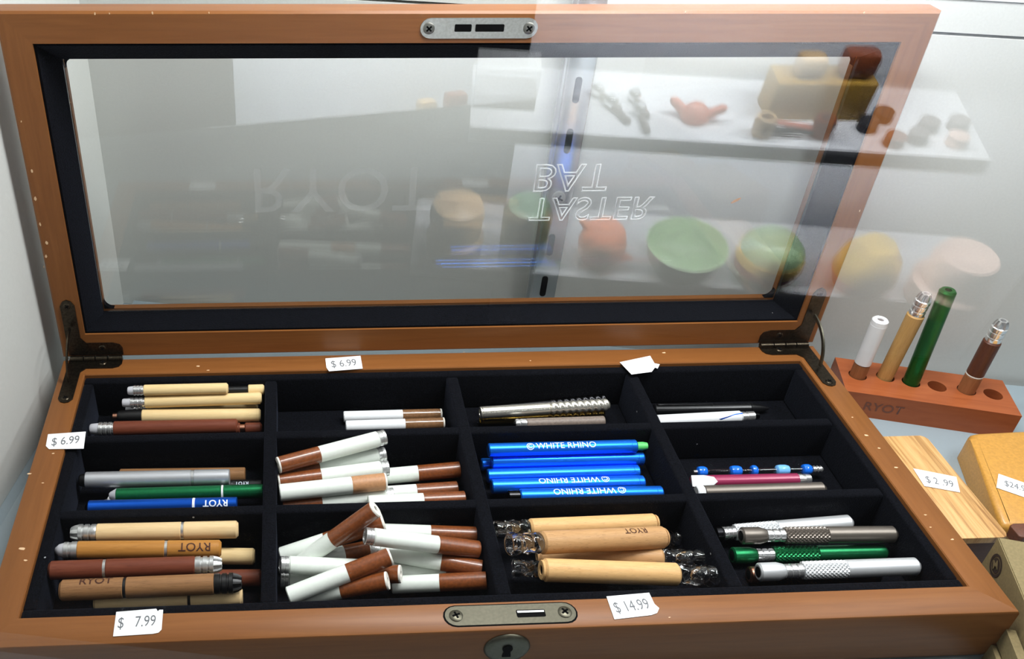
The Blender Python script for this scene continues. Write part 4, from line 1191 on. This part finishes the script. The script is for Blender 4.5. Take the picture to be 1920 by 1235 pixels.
# ------------------------------------------------------------------ the shelves across the aisle (seen mirrored in the two panes)
def mirrored(u, v, z):                # where the sight line goes after the front glass
    d = (CROT @ Vector(((u - PCX) / FPX, -(v - PCY) / FPX, -1))).normalized()
    h = CAM + d * ((off_ - PN.dot(CAM)) / PN.dot(d))
    d2 = d - PN * (2 * PN.dot(d))
    return h + d2 * ((z - h.z) / d2.z)
ZU, ZD = -0.68, -1.00
u0, u1 = mirrored(880, 235, ZU), mirrored(1857, 297, ZU)
SX = (u1 - u0).normalized(); SN = Vector((SX.y, -SX.x, 0))     # SN points away from the viewer
if SN.y > 0: SN = -SN
SL = (u1 - u0).length
def shelf(name, label, org, length, depth, z):
    o = thing(name, label, 'shelf', (org.x, org.y, z))
    o.rotation_euler = (0, 0, math.atan2(SX.y, SX.x))
    sg = -1 if (Matrix.Rotation(math.atan2(SX.y, SX.x), 3, 'Z') @ Vector((0, 1, 0))).dot(SN) < 0 else 1
    y0, y1 = sorted((0, sg * depth))
    box('board', 0, length, y0, y1, -0.012, 0.0, M['shelf_white'], o, 0.002)
    box('front_lip', 0, length, *sorted((-sg * 0.003, 0.0)), -0.03, 0.002, M['shelf_white'], o, 0.0008)
    for x in (0.02, length - 0.03): box('bracket', x, x + 0.01, *sorted((sg * 0.02, sg * depth)), -0.04, -0.0125, M['steel'], o, 0.001)
    return o
l0 = mirrored(770, 490, ZD)
shelf('display_shelf', 'upper white display shelf across the aisle, mirrored in the glass', u0, SL, 0.20, ZU)
shelf('display_shelf', 'lower white display shelf across the aisle, mirrored in the glass', l0, 1.10, 0.20, ZD)
bp_o = u0 + SN * 0.235
_d = (CROT @ Vector(((1000 - PCX) / FPX, -(50 - PCY) / FPX, -1))).normalized()
_h = CAM + _d * ((off_ - PN.dot(CAM)) / PN.dot(_d)); _d = _d - PN * (2 * PN.dot(_d))
_p = _h + _d * ((bp_o - _h).dot(SN) / _d.dot(SN))
WS0 = (_p - bp_o).dot(SX)             # left end of the wall behind those shelves
pb = box('wall_opposite', WS0, 1.25, -0.02, 0.0, -1.45, 0.2, plain('opposite_wall', (214, 218, 226), 0.6))
pb.matrix_world = Matrix(((SX.x, -SN.x, 0, bp_o.x), (SX.y, -SN.y, 0, bp_o.y), (0, 0, 1, 0), (0, 0, 0, 1)))
structure(pb)
# lights of that shelf unit
c_ = u0 + SX * (SL * 0.55) + SN * 0.02
area('shelf_light_upper', (c_.x, c_.y, ZU + 0.42), (c_.x + SN.x * 0.08, c_.y + SN.y * 0.08, ZU), 0.9, 0.04, 24.0, (0.93, 0.96, 1.0))
area('shelf_light_lower', (c_.x, c_.y, ZU - 0.045), (c_.x + SN.x * 0.06, c_.y + SN.y * 0.06, ZD), 0.95, 0.03, 14.0, (0.93, 0.96, 1.0))

UPR = Matrix.Rotation(R(-90), 4, 'Y')
def pot(name, label, cat, px, z, prof, mat, n=28, bands=()):
    p = mirrored(*px, z)
    o = thing(name, label, cat, (p.x, p.y, z))
    b = obj('body', lathe_bm(prof, n), M[mat], o, 50); b.matrix_local = UPR
    for h0, h1, rr, mm in bands:
        q = obj('glaze_band', lathe_bm([(h0, rr[0]), (h1, rr[1])], n), M[mm], o, 50); q.matrix_local = UPR
    return o
def ear(o, x, z, r, mat, ang=30):
    e = obj('spout', lathe_bm([(0, r), (r * 1.2, r * 0.7), (r * 2.2, r * 0.2), (r * 2.3, 0)], 14), M[mat], o, 50)
    e.matrix_local = Matrix.Translation((x, 0, z)) @ Matrix.Rotation(R(-ang), 4, 'Y')
pot('stacked_cups', 'cream stacked cups on the lower shelf, leftmost', 'cup', (850, 470), ZD, [(0, .045), (.004, .055), (.05, .058), (.055, .050), (.06, .050), (.11, .054), (.13, .048), (.14, .02), (.141, 0)], 'cream')
pot('glazed_jar', 'tall dark green jar on the lower shelf', 'jar', (975, 480), ZD, [(0, .040), (.004, .046), (.12, .048), (.14, .040), (.145, .02), (.146, 0)], 'bottle_green')
o = pot('clay_pot', 'round orange pot with small spouts on the lower shelf', 'pot', (1120, 485), ZD, [(0, .026), (.004, .034), (.03, .046), (.055, .048), (.08, .040), (.095, .026), (.096, 0)], 'terra')
ear(o, -.030, .082, .012, 'terra', 150); ear(o, .038, .02, .012, 'terra', 10)
pot('bowl', 'wide pale green bowl on the lower shelf', 'bowl', (1270, 505), ZD, [(0, .040), (.004, .048), (.04, .070), (.075, .078), (.076, .074), (.04, .066), (.02, .03), (.019, 0)], 'pot_green')
pot('striped_pot', 'green pot with yellow and red stripes on the lower shelf', 'pot', (1425, 515), ZD, [(0, .038), (.004, .046), (.04, .062), (.08, .058), (.10, .040), (.102, 0)], 'pot_green', 28, ((.030, .052, (.0605, .0640), 'pot_red'), (.052, .070, (.0640, .0612), 'pot_yellow')))
pot('striped_pot', 'yellow pot with red foot on the lower shelf', 'pot', (1605, 530), ZD, [(0, .036), (.004, .046), (.04, .060), (.08, .052), (.11, .030), (.112, 0)], 'pot_yellow', 28, ((.004, .034, (.0475, .0590), 'pot_red'),))
pot('stacked_cups', 'pale pink stacked cups at the right end of the lower shelf', 'cup', (1760, 560), ZD, [(0, .055), (.004, .066), (.05, .070), (.055, .056), (.06, .056), (.10, .058), (.12, .050), (.121, 0)], 'pale_pot')
# upper shelf
p = mirrored(1515, 205, ZU)
o = thing('carton_display', 'ochre printed carton with a cream top on the upper shelf', 'carton', (p.x, p.y, ZU)); o.rotation_euler = (0, 0, R(-16))
box('carton_body', -.085, .085, -.03, .03, 0.0002, .075, M['ochre'], o, .002); box('cream_flap', -.055, -.005, -.02, .02, .0752, .115, M['cream'], o, .012); box('brown_flap', .02, .08, -.02, .02, .0752, .125, M['pipe_brown'], o, .012)
for i, (px, lab, m) in enumerate((((1425, 250), 'pale tobacco pipe in front of the ochre carton', 'cream'), ((1535, 252), 'brown tobacco pipe in front of the ochre carton', 'pipe_brown'))):
    p = mirrored(*px, ZU)
    o = thing('tobacco_pipe', lab, 'pipe', (p.x, p.y, ZU)); o.rotation_euler = (0, 0, R(-10 + 190 * i))
    b = obj('pipe_bowl', lathe_bm([(0, .012), (.003, .017), (.03, .019), (.038, .016), (.038, .011), (.01, .008)], 20), M[m], o, 50); b.matrix_local = UPR @ Matrix.Translation((0.0002, 0, 0))
    obj('pipe_stem', lathe_bm([(.012, .007), (.06, .005), (.085, .003)], 14), M['disc_dark' if i == 0 else 'salmon'], o, 50).matrix_local = Matrix.Translation((0, 0, .012))
for i, (px, m, lab) in enumerate((((1650, 222), 'disc_dark', 'dark round grinder at the back of the upper shelf'), ((1622, 240), 'disc_dark', 'small dark grinder behind the lid frame'), ((1672, 268), 'pipe_brown', 'brown round tin near the shelf edge'),
                                  ((1715, 262), 'disc_grey', 'grey round tin in the front of the group'), ((1735, 240), 'disc_grey', 'grey round tin in the middle of the group'), ((1790, 238), 'disc_grey', 'grey round tin at the far right'), ((1788, 268), 'pale_pot', 'pale pink round tin at the right shelf end'))):
    p = mirrored(*px, ZU); r_ = .017
    o = thing('round_tin', lab, 'tin', (p.x, p.y, ZU), 'round tins on the upper shelf')
    b = obj('tin_body', lathe_bm([(.0002, r_ * .95), (.001, r_), (.012, r_), (.013, r_ * .96)], 22), M[m], o, 40); b.matrix_local = UPR
    b = obj('lid', lathe_bm([(.0131, r_ * .96), (.0135, r_ * 1.0), (.019, r_ * 1.0), (.020, r_ * .9), (.0201, 0)], 22), M[m], o, 40); b.matrix_local = UPR
for i, px in enumerate(((1140, 192), (1160, 215), (1200, 205), (1205, 232))):
    p = mirrored(*px, ZU)
    o = thing('glass_pipe', ('clear glass pipe at the rear left of the upper shelf', 'clear glass pipe at the front left of the upper shelf', 'clear glass pipe in the middle of the group', 'clear glass pipe nearest the shelf edge')[i], 'pipe', (p.x, p.y, ZU), 'glass pipes on the upper shelf'); o.rotation_euler = (0, 0, R(-140 + 10 * i))
    obj('glass_stem', lathe_bm([(-.03, .004), (-.028, .006), (.02, .006), (.022, .004)], 14), M['disc_grey'], o, 50).matrix_local = Matrix.Translation((0, 0, .0065))
    obj('glass_bowl', lathe_bm([(.018, .006), (.022, .011), (.036, .012), (.042, .007)], 16), M['chrome'], o, 50).matrix_local = Matrix.Translation((0, 0, .0125))
p = mirrored(1300, 220, ZU)
o = thing('glass_figure', 'salmon pink glass figure on the upper shelf', 'figurine', (p.x, p.y, ZU))
b = obj('body', lathe_bm([(.0002, .02), (.004, .026), (.018, .024), (.03, .012), (.034, 0)], 18), M['salmon'], o, 50); b.matrix_local = UPR
for sx in (-1, 1):
    e = obj('horn', lathe_bm([(0, .010), (.03, .008), (.038, 0)], 12), M['salmon'], o, 50); e.matrix_local = Matrix.Translation((sx * .02, 0, .012)) @ Matrix.Rotation(R(-90 + 50 * sx), 4, 'Y')
# stacked clear boxes at the left of the upper shelf
p = mirrored(945, 185, ZU)
o = thing('clear_box', 'clear plastic box of small goods at the left of the upper shelf', 'box', (p.x, p.y, ZU)); o.rotation_euler = (0, 0, math.atan2(SX.y, SX.x))
box('box_base', -.055, .055, -.03, .03, .0002, .03, M['disc_grey'], o, .002); box('box_lid', -.056, .056, -.031, .031, .0302, .085, frosted('clear_plastic', 0.35), o, .002)
